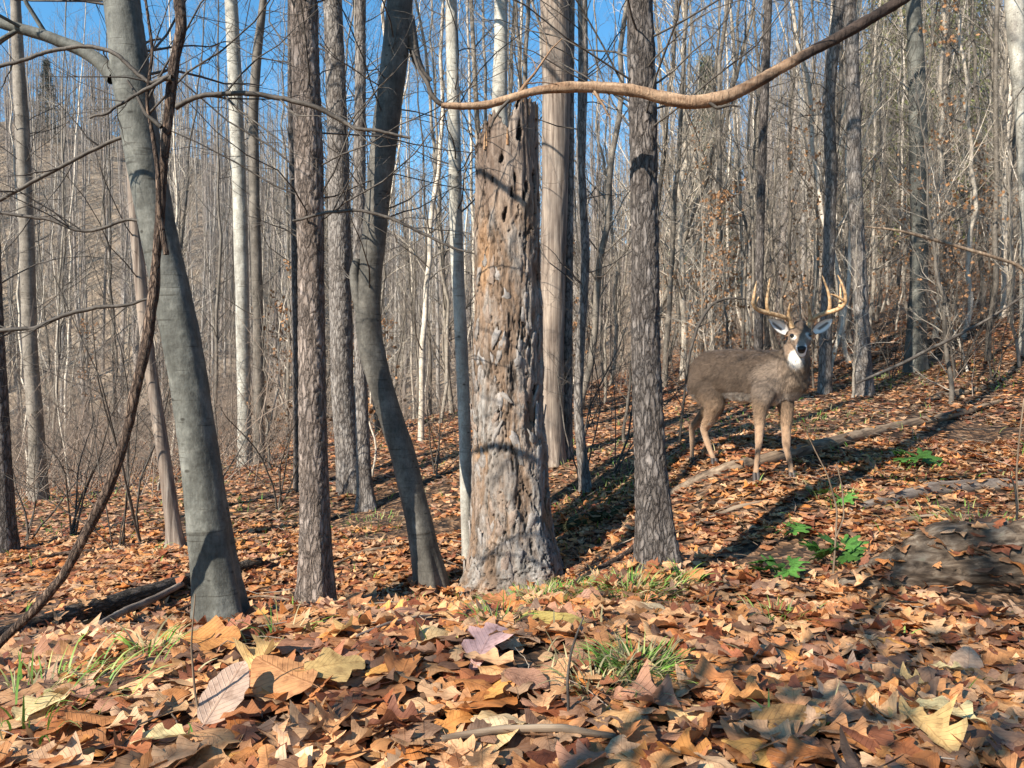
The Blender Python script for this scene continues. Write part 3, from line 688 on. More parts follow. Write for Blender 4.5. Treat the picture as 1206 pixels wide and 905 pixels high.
# the broken snag
def build_snag():
    pts = [(598,100,84),(598,200,86),(597,300,88),(597,400,90),(598,480,93),(600,560,100),(603,620,109),(606,660,118),(607,692,130)]
    allp, L, p0, Y = trunk_path(pts, .1)
    V, Fq, path = trunk_mesh(allp, 210, .0075, None, .30, 41, .16)
    sides = 210; c = np.repeat(path[:, :3], sides, 0); nrm = unit(V - c); r = np.repeat(path[:, 3], sides)
    th = np.arctan2(nrm[:, 0], -nrm[:, 1])     # 0 faces the viewer, + to the right
    zt = P(603, 130, Y)[2]; zpx = lambda py: P(603, py, Y)[2]
    # bark scales and, above, stripped wood with woodpecker holes
    # bark lying in ragged layers: a warped height cut into terraces, each with a torn lip
    q = np.stack([V[:, 0] * 13, V[:, 1] * 13, V[:, 2] * 2.6], -1)
    q = q + .6 * np.stack([fbm(q * 1.7, 3, 1), fbm(q * 1.7, 3, 4), fbm(q * 1.7, 3, 7)], -1)
    lay_ = (fbm(q, 4, 3) + .5) * 6.0 + 1.2 * fbm(q * 3.1, 2, 13); lev = np.floor(lay_); fr_ = lay_ - lev
    lip = np.clip(fr_ / .16, 0, 1)
    lr = (np.mod(lev * 7.31, 1) + lev) / 6.5
    crack = np.clip(np.abs(fbm(np.stack([V[:, 0] * 24, V[:, 1] * 24, V[:, 2] * 2.6], -1) + .8 * fbm(q, 2, 17)[:, None], 3, 19)) / .075, 0, 1)
    plate = np.minimum(crack, .25 + .75 * lip)
    edge = zpx(285) + .55 * fbm(np.stack([th * 1.5, V[:, 2] * 0, V[:, 2] * 2], -1), 3, 50)
    wd = np.clip((V[:, 2] - edge) / .1, 0, 1)
    patch = np.clip(fbm(np.stack([V[:, 0] * 6, V[:, 1] * 6, V[:, 2] * 2.2], -1), 3, 60) * 4 - .95, 0, 1)
    wd = np.maximum(wd, patch)
    grain = np.clip(1.5 * fbm(np.stack([V[:, 0] * 30, V[:, 1] * 30, V[:, 2] * 2.2], -1) + .8 * fbm(V * 4, 2, 71)[:, None], 4, 70), -1, 1)
    hq = np.stack([V[:, 0] * 15, V[:, 1] * 15, V[:, 2] * 4.2], -1); h1, _ = worley(hq + .5 * fbm(hq * 2.2, 2, 66)[:, None], 80); h1 = h1 + .22 * fbm(hq * 1.1, 2, 67)
    holes = np.clip((.34 - h1) / .09, 0, 1) * wd
    dsp = (1 - wd) * (.026 * (lev + lip) / 6.5 - .022 * (1 - crack) - .012 + .005 * fbm(q * 4.5, 2, 5)) + wd * (-.010 + .014 * grain) - holes * .035
    # wide grooves that run down to the roots
    dsp += -.02 * np.clip(np.sin(th * 6 + 1.5 * fbm(np.stack([0 * th, 0 * th, V[:, 2] * 1.5], -1), 2, 90)) - .6, 0, 1)
    V = V + nrm * dsp[:, None]
    # the jagged broken top
    prof = np.interp(th, [-3.14, -2.4, -1.5, -.9, -.55, -.3, 0, .35, .6, 1.2, 2, 3.14], [zpx(150), zpx(170), zpx(182), zpx(152), zpx(140), zpx(150), zpx(160), zpx(130), zpx(125), zpx(125), zpx(135), zpx(150)])
    prof = prof + .045 * fbm(np.stack([th * 9, 0 * th, 0 * th], -1), 2, 95)
    V[:, 2] = np.minimum(V[:, 2], prof)
    # inner broken wood
    n = len(path); k = sides
    col = np.empty((len(V), 3))
    g = (grain[:, None] * .5 + .5)
    colw = np.array([.10, .055, .032]) * (1 - g) + np.array([.37, .275, .20]) * g
    pn = fbm(np.stack([V[:, 0] * 12, V[:, 1] * 12, V[:, 2] * 9], -1), 3, 97)[:, None]
    lk = np.clip((lr[:, None] - .25) * 1.6, 0, 1); colb = (np.array([.20, .135, .09]) * (1 - lk) + np.array([.275, .25, .222]) * lk) * (1 + .6 * pn); colb = colb * (.13 + .87 * np.clip(plate[:, None] * 1.25, 0, 1))
    hue = np.clip(fbm(np.stack([V[:, 0] * 5, V[:, 1] * 5, V[:, 2] * 4], -1), 2, 99) * 3 - .9, 0, 1)[:, None]
    colb = colb * (1 - hue * .5) + np.array([.42, .24, .12]) * hue * .5
    col = colb * (1 - wd[:, None]) + colw * wd[:, None]
    col = np.where(holes[:, None] > .3, np.array([.03, .02, .015]), col)
    grey = np.clip((V[:, 2] - zpx(260)) / .3, 0, 1)[:, None] * .25
    col = np.clip(col * (1 - grey) + col.mean(1, keepdims=True) * grey, .01, .8)
    root = thing('snag', 'broad dead snag with a broken top, flaking bark and woodpecker holes', 'dead tree', tuple(p0))
    ob('trunk', mesh('trunk', V - p0, [Fq], [M_snagwood], tint=col), root)
    # inner wall of the hollow top
    ip = path[path[:, 2] > zpx(260)]; iv, iff = tubes(ip[None, :, :3], ip[None, :, 3] * .72, 48)
    ic = np.repeat(ip[:, :3], 48, 0); inn = unit(iv - ic); ith = np.arctan2(inn[:, 0], -inn[:, 1])
    iv = iv + inn * (.02 * fbm(np.stack([inn[:, 0] * 9, inn[:, 1] * 9, iv[:, 2] * 2], -1), 2, 3))[:, None]
    ipr = np.interp(ith, [-3.14, -1.5, -.5, 0, .5, 1.5, 3.14], [zpx(150), zpx(200), zpx(150), zpx(170), zpx(134), zpx(130), zpx(150)]) - .05
    iv[:, 2] = np.minimum(iv[:, 2], ipr + .05 * fbm(np.stack([ith * 6, 0 * ith, 0 * ith], -1), 2, 8))
    # cap closing the hollow
    k0 = len(iv); iv = np.concatenate([iv, [[ip[-1, 0], ip[-1, 1], zpx(175)]]])
    last = k0 - 48 + np.arange(48); tri = np.stack([last, np.roll(last, -1), np.full(48, k0)], 1)
    ob('heartwood', mesh('heartwood', iv - p0, [iff, tri], [M_strip]), root)
    # splinters
    sv = []
    rg = np.random.default_rng(4)
    for k in range(26):
        a = rg.uniform(-3.1, 3.1); rr = path[-1, 3] * rg.uniform(.75, .98)
        z = np.interp(a, [-3.14, -2.4, -1.5, -.9, -.55, -.3, 0, .35, .6, 1.2, 2, 3.14], [zpx(150), zpx(190), zpx(215), zpx(175), zpx(146), zpx(152), zpx(165), zpx(132), zpx(127), zpx(128), zpx(140), zpx(150)])
        x0 = np.array([path[-1, 0] + math.sin(a) * rr, path[-1, 1] - math.cos(a) * rr, z - .1])
        sv.append(np.array([x0, x0 + [0, 0, .07], x0 + [rg.normal(0, .006), rg.normal(0, .006), rg.uniform(.1, .17)]]))
    V2, F2 = tubes(np.array(sv), np.tile([.011, .008, .001], (26, 1)), 4)
    ob('splinters', mesh('splinters', V2 - p0, [F2], [M_strip]), root, kind='stuff')
    # flakes of bark, each a plate standing proud of the bole
    flakes = []
    for v in range(6):
        rg = np.random.default_rng(60 + v); nn = 12
        a = np.arange(nn) / nn * 2 * np.pi; rad = rg.uniform(.45, 1.2, nn)
        flakes.append((np.cos(a) * rad, np.sin(a) * rad))
    rg = np.random.default_rng(9); Rr = path[:, 3].mean()
    fm = []
    for v, (fx, fy) in enumerate(flakes):
        for tone in ((.27, .24, .215), (.23, .20, .175), (.24, .18, .14)):
            nn = len(fx); W, Hh, tk = .026, .075, .003
            x = fx * W; z = fy * Hh
            yb = -(np.sqrt(np.maximum(.235 ** 2 - x ** 2, 0)) - .235)
            front = np.stack([x * .93, yb - tk - .003 * fy, z * .95], -1); back = np.stack([x, yb + .006, z], -1)
            cen = np.array([[0, -tk * 1.2, 0]])
            Vf = np.concatenate([front, back, cen]); i = np.arange(nn); j = (i + 1) % nn
            tri = np.stack([i, j, np.full(nn, 2 * nn)], 1); quad = np.stack([j, i, i + nn, j + nn], 1)
            fm.append(mesh('bark_plate', Vf, [tri, quad], [M_snagflake], tint=np.tile(tone, (len(Vf), 1)), smooth=False))
    cnt = 0
    while cnt < 120:
        a = rg.uniform(-1.7, 1.7); py = rg.uniform(305, 680); z = zpx(py)
        if z < gz(p0[0], p0[1])[0] + .02: continue
        k = int(np.argmin(np.abs(path[:, 2] - z))); c0 = path[k, :3]; h = z - (path[0, 2] + .25)
        vi = k * sides + int(((math.atan2(1, 1)) * 0))
        # nearest bole vertex in that direction
        ring = V[k * sides:(k + 1) * sides]; dirv = np.array([math.sin(a), -math.cos(a)])
        sc = (ring[:, :2] - c0[:2]) @ dirv; p = ring[int(np.argmax(sc - .5 * np.abs((ring[:, :2] - c0[:2]) @ np.array([-dirv[1], dirv[0]]))))]
        o = ob('bark_plate', fm[rg.integers(len(fm))], root, loc=tuple(p - p0)); s = rg.uniform(.4, 1.2)
        o.scale = (s * rg.uniform(.8, 1.2), s * .9, s * rg.uniform(.8, 1.5)); o.rotation_euler = (rg.normal(0, .07), rg.normal(0, .25), a + rg.normal(0, .08)); cnt += 1
    return root

build_snag()

# ------------------------------------------------------------------ the long peeled bough, the vine, thin limbs
bough = thing('bough', 'long peeled orange-brown bough sweeping across in front of the trunks', 'branch', tuple(P(820, 122, 3.9)))
bo = P(820, 122, 3.9)
px_branch([(520,124,6),(545,126,8),(575,124,9),(600,116,10),(630,107,10),(665,103,11),(700,103,12),(735,105,12),(765,111,13),(795,119,14),(820,122,15),(848,117,15),(875,106,15),(900,93,15),(930,75,13),(965,56,13),(1000,38,13),(1035,17,13),(1060,2,14),(1110,-35,18),(1180,-90,20),(1260,-150,22)],
          3.9, bough, bo, 'stem', M_branchwood, 16, 160, tintx=True, disp=lambda V, n, r, t: .0045 * fbm(V * np.array([22, 60, 60]), 3, 4) + .007 * np.clip(fbm(V * np.array([7, 7, 7]), 2, 24), -.3, 1), side=(7, .55), rng=np.random.default_rng(44))
px_branch([(486,60,3),(490,72,4),(494,84,4),(503,97,5),(508,112,6),(516,121,6),(526,125,6)], 3.9, bough, bo, 'tip', M_twig, 6)
px_branch([(600,118,4),(590,128,4),(582,140,3),(578,150,2)], 3.88, bough, bo, 'twig', M_twig, 5)
px_branch([(835,121,5),(845,128,4),(860,124,3),(873,126,2)], 3.88, bough, bo, 'twig', M_twig, 5)
vine = thing('vine', 'dark twisted vine climbing past the grey beech from the lower left', 'vine', tuple(P(0, 757, 3.4)))
vo = P(0, 757, 3.4)
px_branch([(-30,790,10),(5,752,10),(40,720,11),(75,678,11),(105,622,11),(128,575,12),(146,520,11),(160,460,11),(172,410,12),(178,370,12),(182,340,13),(184,300,10),(188,260,11),(190,220,9),(195,170,9),(200,120,10),(203,90,12),(208,60,12),(215,30,12),(210,-5,13),(205,-60,14)],
          Y1 - .38, vine, vo, 'stem', M_vine, 14, 260, disp=lambda V, n, r, t: .006 * fbm(V * np.array([30, 30, 9]), 3, 14) )
px_branch([(203,92,8),(190,93,6),(178,100,5),(160,85,5),(140,66,5),(110,58,5),(70,62,5),(35,72,5),(0,80,5),(-60,95,4)], Y1 - .42, vine, vo, 'branch', M_twig, 6, side=(8, .8), rng=np.random.default_rng(2))
px_branch([(200,90,5),(175,103,5),(150,120,4),(130,133,4),(108,139,3)], Y1 - .42, vine, vo, 'branch', M_twig, 6, side=(4, .5), rng=np.random.default_rng(3))
px_branch([(190,150,6),(172,135,5),(160,110,4),(150,95,3)], Y1 - .42, vine, vo, 'branch', M_twig, 6)
px_branch([(196,300,7),(187,250,7),(186,200,6),(180,160,5),(172,120,4),(180,60,4),(170,-10,3)], Y1 - .42, vine, vo, 'branch', M_vine, 6)
px_branch([(207,128,7),(225,117,6),(250,111,6),(290,109,6),(330,114,6),(365,122,6),(395,135,6),(410,148,5),(440,150,4),(480,162,3)], Y1 - .2, t1, o1, 'branch', M_twig, 6, side=(7, .9), rng=np.random.default_rng(4))
px_branch([(185,146,5),(160,152,5),(120,170,5),(85,190,5),(50,210,5),(0,235,5),(-60,260,4)], Y1, t1, o1, 'branch', M_twig, 6, side=(8, .9), rng=np.random.default_rng(6))
px_branch([(178,262,3),(150,257,4),(120,268,4),(95,270,4),(60,255,4),(0,246,4),(-60,240,3)], Y1, t1, o1, 'branch', M_twig, 6, side=(9, .9), rng=np.random.default_rng(7))
px_branch([(180,350,3),(150,360,4),(110,364,5),(75,372,5),(40,388,5),(0,390,5),(-60,395,4)], Y1, t1, o1, 'branch', M_twig, 6, side=(8, .9), rng=np.random.default_rng(8))
px_branch([(345,260,3),(380,252,4),(420,248,4),(460,257,4),(500,275,4),(530,290,3),(560,300,2)], 4.1, t3, o3, 'branch', M_twig, 5, side=(6, .8), rng=np.random.default_rng(9))

# ------------------------------------------------------------------ logs on the ground
def log_thing(label, pts, r_m, mt, name='fallen_log', sides=18, disp=None, lift=.3, cap=True, sink=None):
    """pts [(px,py)] on the ground, radius in metres; follows the slope"""
    q = []
    for (px, py), r in zip(pts, r_m):
        p, Y = hit(px, py); q.append([p[0], p[1], gz(p[0], p[1])[0] + r * lift, r])
    path = resample(q, max(14, len(pts) * 9) * (3 if sides > 40 else 1)); V, Fq = tubes(path[None, :, :3], path[None, :, 3], sides)
    c = np.repeat(path[:, :3], sides, 0); nrm = unit(V - c); rr = np.repeat(path[:, 3], sides)
    V = V + nrm * (rr * .22 * fbm(V * np.array([4, 4, 4]) / np.maximum(path[:, 3].mean() * 8, .3) * 2, 3, len(label)) )[:, None]
    if disp: V = V + nrm * disp(V, nrm, rr, None)[:, None]
    k0 = len(V); V = np.concatenate([V, path[:1, :3], path[-1:, :3]]); s = np.arange(sides)
    t1_ = np.stack([np.roll(s, -1), s, np.full(sides, k0)], 1); t2_ = np.stack([k0 - sides + s, k0 - sides + np.roll(s, -1), np.full(sides, k0 + 1)], 1)
    p0 = path[0, :3]
    # own frame with Z along the log, so the grain runs lengthwise
    ax = Vector((path[-1, :3] - path[0, :3]).tolist()).normalized(); qt = ax.to_track_quat('Z', 'Y'); Rm = np.array(qt.to_matrix())
    me = mesh(name, (V - p0) @ Rm, [Fq, t1_, t2_], [mt])
    o = ob(name, me, loc=tuple(p0), label=label, category='log'); o.rotation_euler = qt.to_euler(); return o
dl = lambda V, n, r, t: .008 * fbm(V * 16, 3, 3)
log_thing('big decayed grey log with moss at the right edge', [(975,702),(1040,695),(1110,688),(1170,686),(1240,688),(1340,694)], [.03,.12,.19,.20,.19,.18], M_decay, sides=72, disp=lambda V, n, r, t: .035 * fbm(V * np.array([2.5, 9, 9]), 3, 3) - .02 * np.clip(.12 - np.abs(fbm(V * np.array([3, 16, 16]), 3, 7)), 0, 1) / .12, lift=.6)
log_thing('long thin log lying under the deer and up the slope', [(780,590),(815,572),(860,556),(910,545),(965,530),(1040,510),(1110,495),(1180,475)], [.025,.042,.052,.055,.056,.05,.045,.025], M_log, disp=dl, lift=.6)
log_thing('bare pale log lower on the right slope', [(1000,603),(1050,592),(1100,580),(1150,577),(1230,572)], [.02,.045,.055,.05,.045], M_tan, disp=dl, lift=.5)
log_thing('grey crooked log highest on the right slope', [(1075,482),(1110,468),(1150,462),(1185,448)], [.03,.05,.045,.02], M_log, disp=dl, lift=.5)
log_thing('dark rotten log behind the foot of the grey beech', [(-40,775),(40,752),(110,730),(180,708),(240,686),(310,668)], [.05,.06,.065,.06,.05,.04], bark_rough('rotten_bark', (.02,.015,.01), (.06,.05,.04), (.11,.09,.075)), disp=dl, lift=.9)
log_thing('pale broken stick resting on the dark rotten log', [(118,748),(150,732),(185,717),(214,700)], [.018,.022,.022,.02], M_tan, name='stick', lift=3.2)
log_thing('thin grey stick at the far left before the dark log', [(-30,772),(30,762),(85,752),(120,745)], [.02,.02,.018,.012], M_log, name='stick', lift=1.6)
log_thing('dark mossy log on the ground between the snag and the scaly tree', [(655,628),(690,618),(720,608),(735,602)], [.05,.06,.05,.03], bark_rough('mossy_bark', (.02,.02,.01), (.06,.07,.03), (.11,.11,.06)), disp=dl, lift=.7)
log_thing('dark stick running from the snag root to the scaly tree', [(668,700),(700,680),(735,660),(760,640)], [.02,.022,.022,.02], M_vine, name='stick', lift=1.5)
log_thing('fallen dark log high on the slope right of the deer', [(985,440),(1030,420),(1100,405),(1180,385)], [.04,.06,.06,.05], M_vine, disp=dl, lift=.5)
log_thing('grey stick at the bottom edge of the photograph', [(520,893),(590,886),(660,884),(725,888)], [.009,.011,.011,.008], M_log, name='stick', lift=5.5)
log_thing('slender bent twig lying between the beech and the scaly tree', [(280,716),(310,712),(350,720),(395,735)], [.006,.007,.007,.005], M_log, name='stick', lift=9)
log_thing('tan twig lying across the leaves left of the pink leaf', [(420,764),(455,752),(495,742),(520,738)], [.005,.006,.006,.005], M_tan, name='stick', lift=9)

for a_ in [([(20,668),(70,655),(120,650),(160,640)], [.012,.016,.016,.01], 'dark stick on the ground left of the many-stemmed shrub', 1.2), ([(290,672),(320,664),(352,650)], [.01,.012,.008], 'short dark stick between the grey beech and the straight scaly tree', 1.5),
           ([(395,668),(430,652),(470,646)], [.01,.014,.01], 'brown stick between the straight scaly tree and the bowed trunk', 1.5), ([(280,705),(240,712),(200,728)], [.012,.016,.012], 'short dark stick crossing behind the grey beech foot', 1.5),
           ([(820,620),(870,600),(930,588)], [.012,.016,.01], 'brown stick on the slope below the hooves of the deer', 1.2), ([(690,612),(730,596),(760,590)], [.012,.018,.012], 'dark stick just left of the dark scaly tree', 1.2), ([(1040,620),(1090,612),(1150,610)], [.01,.014,.01], 'grey stick lying above the decayed log', 1.4)]:
    log_thing(a_[2], a_[0], a_[1], M_vine if 'dark' in a_[2] else M_log, name='stick', lift=a_[3])
def leaning(label, pts, dYs, Y, mt):
    o_ = P(pts[0][0], pts[0][1], Y); r_ = thing('leaning_stem', label, 'stem', tuple(o_))
    px_branch(pts, Y, r_, o_, 'stem', mt, 7, dY=dYs, side=(6, .7), rng=np.random.default_rng(len(label)))
leaning('thin dark stem leaning low across the slope toward the right edge', [(1008,452,3),(1060,430,4),(1110,405,4),(1160,380,3),(1215,345,2)], [0, .1, .2, .3, .4], 8.6, M_twig)
leaning('long pale arching stem in front of the thick pale tree', [(1240,410,3),(1206,314,4),(1160,300,4),(1110,286,4),(1062,273,3),(1020,268,2)], [0, 0, 0, .1, .1, .2], 8.2, M_log)
leaning('dark crooked stem arching over the back of the deer', [(800,520,3),(812,420,3),(822,385,4),(838,358,4),(858,350,3),(880,352,2)], [0, 0, .1, .1, .2, .2], 8.0, M_twig)
def twig_litter():
    rg = np.random.default_rng(91); n = 1500
    x, y = wedge_points(n, 1.7, 12, rg); P0 = np.stack([x, y, gz(x, y) + .03], -1)
    a = rg.uniform(0, 6.28, n); D = np.stack([np.cos(a), np.sin(a), rg.normal(0, .12, n)], -1); L = rg.uniform(.08, .45, n)
    pa, ra = grow(P0, D, L, rg.uniform(.0012, .0035, n), 5, rg, .16, 0)
    pa[:, :, 2] = gz(pa[:, :, 0].ravel(), pa[:, :, 1].ravel()).reshape(n, 6) + .028 + rg.uniform(0, .03, (n, 1)) + rg.normal(0, .006, (n, 6))
    V, Fq = tubes(pa, ra, 4); T = np.repeat(np.array([(.22, .17, .13), (.12, .085, .06), (.36, .29, .22), (.26, .20, .15)])[rg.integers(0, 4, n)], 24, 0)
    ob('twig_litter', mesh('twig_litter', V, [Fq], [M_tint], tint=T), kind='stuff', label='small broken twigs strewn over the leaves', category='twigs')
    # drifted leaves caught on the logs and against the trunks
    pts = []
    for o in list(COL.objects):
        if o.get('category') == 'log' and o.name.startswith('fallen_log'):
            co = np.empty(len(o.data.vertices) * 3, np.float32); o.data.vertices.foreach_get('co', co); co = co.reshape(-1, 3)
            M = np.array(o.rotation_euler.to_matrix()); co = co @ M.T + np.array(o.location)
            g = gz(co[:, 0], co[:, 1]); k = np.where(co[:, 2] > g + .01)[0]
            if len(k): pts.append(co[rg.choice(k, min(170 if 'decayed' in o['label'] else 60, len(k)))])
    for (bx, by, r) in ((262, 745, .14), (374, 724, .14), (508, 697, .13), (606, 692, .42), (776, 672, .14)):
        p, Y = hit(bx, by); m_ = 46; a = rg.uniform(0, 6.28, m_); rr = r * rg.uniform(.9, 1.35, m_)
        q = np.stack([p[0] + np.cos(a) * rr, p[1] + np.sin(a) * rr, 0 * a], -1); q[:, 2] = gz(q[:, 0], q[:, 1]) + rg.uniform(.01, .07, m_); pts.append(q)
    pos = np.concatenate(pts); nn = len(pos); pos[:, 2] += .012
    V, Fq, T, U = scatter_leaves(T_mid, pos, rg.uniform(.06, .13, nn), rotmats(rg.uniform(0, 6.28, nn), np.abs(rg.normal(0, .35, nn)), rg.uniform(0, 6.28, nn)), leaf_tints(nn, rg))
    ob('leaf_drift', mesh('leaf_drift', V, [Fq], [M_leaf], tint=T, uv=U), kind='stuff', label='fallen leaves caught on the logs and against the trunk feet', category='leaf litter')
twig_litter()

# ------------------------------------------------------------------ background wood
def tree_proto(seed, H, r0, wob=.05, dens=1.0, low=.15, lean=.05, twiggy=True):
    rng = np.random.default_rng(seed); n = 26
    t = np.linspace(0, 1, n); d = rng.normal(0, wob, (n, 2)).cumsum(0) * .35
    d = d + t[:, None] * rng.normal(0, lean, 2)[None] * H; d -= d[0]
    path = np.stack([d[:, 0], d[:, 1], t * H - .3], -1); rad = r0 * (1 - .82 * t ** 1.1) + r0 * .35 * np.exp(-t * H / .25)
    tr = tubes(path[None], rad[None], 9)
    k = dens
    spec = [(int(34 * k), low, .98, (.45, 1.15), (.08, .20), .38, 7, 4, .14, .06), (5, .2, .95, (.4, .95), (.35, .6), .5, 5, 3, .18, .03)]
    if twiggy: spec.append((4, .2, .95, (.4, .95), (.35, .65), .6, 4, 3, .2, .02))
    (cv, cf), tips = crown(path[None], rad[None] * .8, np.array([H * 1.0]), rng, spec)
    return tr, (cv, cf), tips
protos = []
for s in range(14):
    rg = np.random.default_rng(200 + s)
    H = rg.uniform(9, 15); r0 = rg.uniform(.022, .07)
    tr, cr, tips = tree_proto(300 + s, H, r0, rg.uniform(.06, .16), rg.uniform(.9, 1.4), rg.uniform(.08, .22), .04)
    protos.append((mesh('trunk', tr[0], [tr[1]], [M_bg]), mesh('crown', cr[0], [cr[1]], [M_bg]), tips))
# saplings: short, very twiggy, some hold their dead leaves
saps = []
for s in range(8):
    rg = np.random.default_rng(400 + s)
    H = rg.uniform(3, 6.5); tr, cr, tips = tree_proto(420 + s, H, rg.uniform(.014, .028), .06, 1.1, .1, .08)
    Vl = None
    tp = tips.reshape(-1, 3)
    sel = tp[rg.choice(len(tp), 420)]
    nn = len(sel); Rm = rotmats(rg.uniform(0, 6.28, nn), rg.uniform(.6, 1.6, nn), rg.uniform(0, 6.28, nn))
    V, Fq, T, U = scatter_leaves(T_far, sel, rg.uniform(.035, .065, nn), Rm, np.array([(.42, .22, .10)]) * rg.uniform(.6, 1.35, (nn, 1)))
    saps.append((mesh('trunk', tr[0], [tr[1]], [M_bg]), mesh('crown', cr[0], [cr[1]], [M_bg]), mesh('leaves', V, [Fq], [M_leaf], tint=T, uv=U)))

def px_of(x, y): return 603 + F * x / y
def forest():
    rg = np.random.default_rng(77); pts = []
    tries = 0
    while len(pts) < 275 and tries < 20000:
        tries += 1
        y = math.sqrt(rg.uniform(11 ** 2, 36 ** 2)) if rg.random() < .7 else rg.uniform(11, 20); x = rg.uniform(-.82, .82) * y; px = px_of(x, y)
        if px < 780 and rg.random() < .58: continue
        if y < 13 and 780 < px < 960: continue
        if y < 17 and px < 330: continue
        if any((x - a) ** 2 + (y - b_) ** 2 < .4 for a, b_ in pts): continue
        pts.append((x, y))
    zs = gz([p[0] for p in pts], [p[1] for p in pts])
    marks = [(-50, 'the left edge'), (40, 'the pale leaning tree'), (205, 'the grey beech'), (289, 'the pale twin trees'), (366, 'the scaly trunk'), (440, 'the bowed trunk'), (598, 'the broken snag'), (690, 'the tan trunk'), (761, 'the dark scaly trunk'),
             (897, 'the dark thin tree'), (976, 'the wavy trunk'), (1015, 'the upright grey tree'), (1081, 'the thick pale tree'), (1300, 'the right edge')]
    near = sorted([p for p in pts if p[1] < 19], key=lambda p: px_of(*p)); NEARLAB = {}
    ordn = ['first', 'second', 'third', 'fourth', 'fifth', 'sixth', 'seventh', 'eighth', 'ninth', 'tenth', 'eleventh', 'twelfth', 'thirteenth', 'fourteenth', 'fifteenth']
    for (a, na), (c_, nc) in zip(marks[:-1], marks[1:]):
        inn = [p for p in near if a <= px_of(*p) < c_]
        for i_, p in enumerate(inn[:15]): NEARLAB[p] = '%s near slim tree counted rightward from %s to %s' % (ordn[i_], na, nc)
    for k, ((x, y), z) in enumerate(zip(pts, zs)):
        px = px_of(x, y); tm, cm, _ = protos[k % len(protos)]
        if px < 330: lab, g = 'slim bare tree, one of many alike in the far woods behind the grey beech', 'slim bare trees in the woods on the left'
        elif px < 790: lab, g = 'slim bare tree, one of many alike seen between the big trunks', 'slim bare trees seen between the big trunks'
        else: lab, g = 'slim bare tree, one of many alike crowding the slope behind the deer', 'slim bare trees on the slope behind the deer'
        if (x, y) in NEARLAB: lab = NEARLAB[(x, y)]
        s = rg.uniform(.8, 1.2)
        root = thing('slim_tree', lab, 'tree', (x, y, z), g); tl = .14 if rg.random() < .18 else .035; root.rotation_euler = (rg.normal(0, tl), rg.normal(0, tl), rg.uniform(0, 6.28)); root.scale = (s, s, s * rg.uniform(.9, 1.15))
        ob('trunk', tm, root); ob('crown', cm, root)
    return pts
FPTS = forest()

def saplings():
    rg = np.random.default_rng(78); out = 0
    while out < 95:
        y = rg.uniform(8.5, 26); x = rg.uniform(-.75, .75) * y; px = px_of(x, y)
        if px < 760 and rg.random() < .45: continue
        if y < 10.5 and 770 < px < 1000: continue
        if y < 11 and px < 600 and rg.random() < .8: continue
        z = gz(x, y)[0]; tm, cm, lm = saps[out % len(saps)]
        lf = (rg.random() < .6 and px > 740) or (rg.random() < .12)
        if lf: lab, g = 'thin sapling still holding rusty dead leaves, one of many alike', 'saplings holding dead leaves'
        else: lab, g = 'thin bare sapling in the understorey, one of many alike', 'bare saplings in the understorey'
        root = thing('sapling', lab, 'sapling', (x, y, z), g); s = rg.uniform(.7, 1.15); root.scale = (s, s, s); root.rotation_euler = (0, 0, rg.uniform(0, 6.28))
        ob('trunk', tm, root); ob('crown', cm, root)
        if lf: ob('leaves', lm, root)
        out += 1
saplings()

def near_shrubs():
    rg = np.random.default_rng(83)
    for k, (px, py, lab, nst, h) in enumerate([(140, 648, 'bare many-stemmed shrub just left of the tan tree, behind the vine', 5, 2.6), (165, 640, 'bare thin shrub between the vine and the tan tree', 3, 3.0), (85, 632, 'bare tangled shrub right of the pale leaning tree', 6, 1.9),
            (30, 640, 'bare tangled shrub beside the dark trunk at the left edge', 5, 1.7), (255, 590, 'bare shrub close behind the right side of the grey beech', 4, 1.6), (330, 600, 'bare shrub left of the straight scaly tree', 4, 1.8),
            (512, 560, 'bare low shrub between the bowed trunk and the slim pale tree', 4, 1.5), (690, 575, 'bare shrub sprouting at the foot of the paired grey stems', 4, 2.3), (728, 560, 'bare shrub just left of the dark scaly tree', 3, 1.8),
            (825, 470, 'bare shrub behind the back of the deer', 5, 1.8), (1130, 440, 'bare tangled shrub right of the thick pale tree', 6, 1.9), (1170, 450, 'bare shrub near the right edge on the slope', 5, 1.7), (1050, 445, 'bare shrub between the upright grey and thick pale trees', 4, 1.5)]):
        p, Y = hit(px, py); root = thing('shrub', lab, 'shrub', tuple(p))
        D = rg.normal(0, .3, (nst, 3)); D[:, 2] = 1; L = h * rg.uniform(.6, 1.1, nst)
        pa, ra = grow(np.tile([0., 0, -.05], (nst, 1)) + rg.normal(0, .03, (nst, 3)) * [1, 1, 0], D, L, rg.uniform(.006, .013, nst), 9, rg, .12, .03)
        for i in range(nst):
            V, Fq = tubes(pa[i:i + 1], ra[i:i + 1], 6); ob('stem', mesh('stem', V, [Fq], [M_twig]), root)
        (cv, cf), _ = crown(pa, ra, L, rg, [(7, .2, .97, (.4, 1.2), (.25, .5), .5, 6, 4, .18, .02), (4, .2, .95, (.4, 1.1), (.3, .6), .6, 4, 3, .22, .0), (2, .2, .95, (.4, 1.1), (.3, .6), .6, 3, 3, .22, .0)])
        ob('twigs', mesh('twigs', cv, [cf], [M_twig]), root, kind='stuff')
near_shrubs()

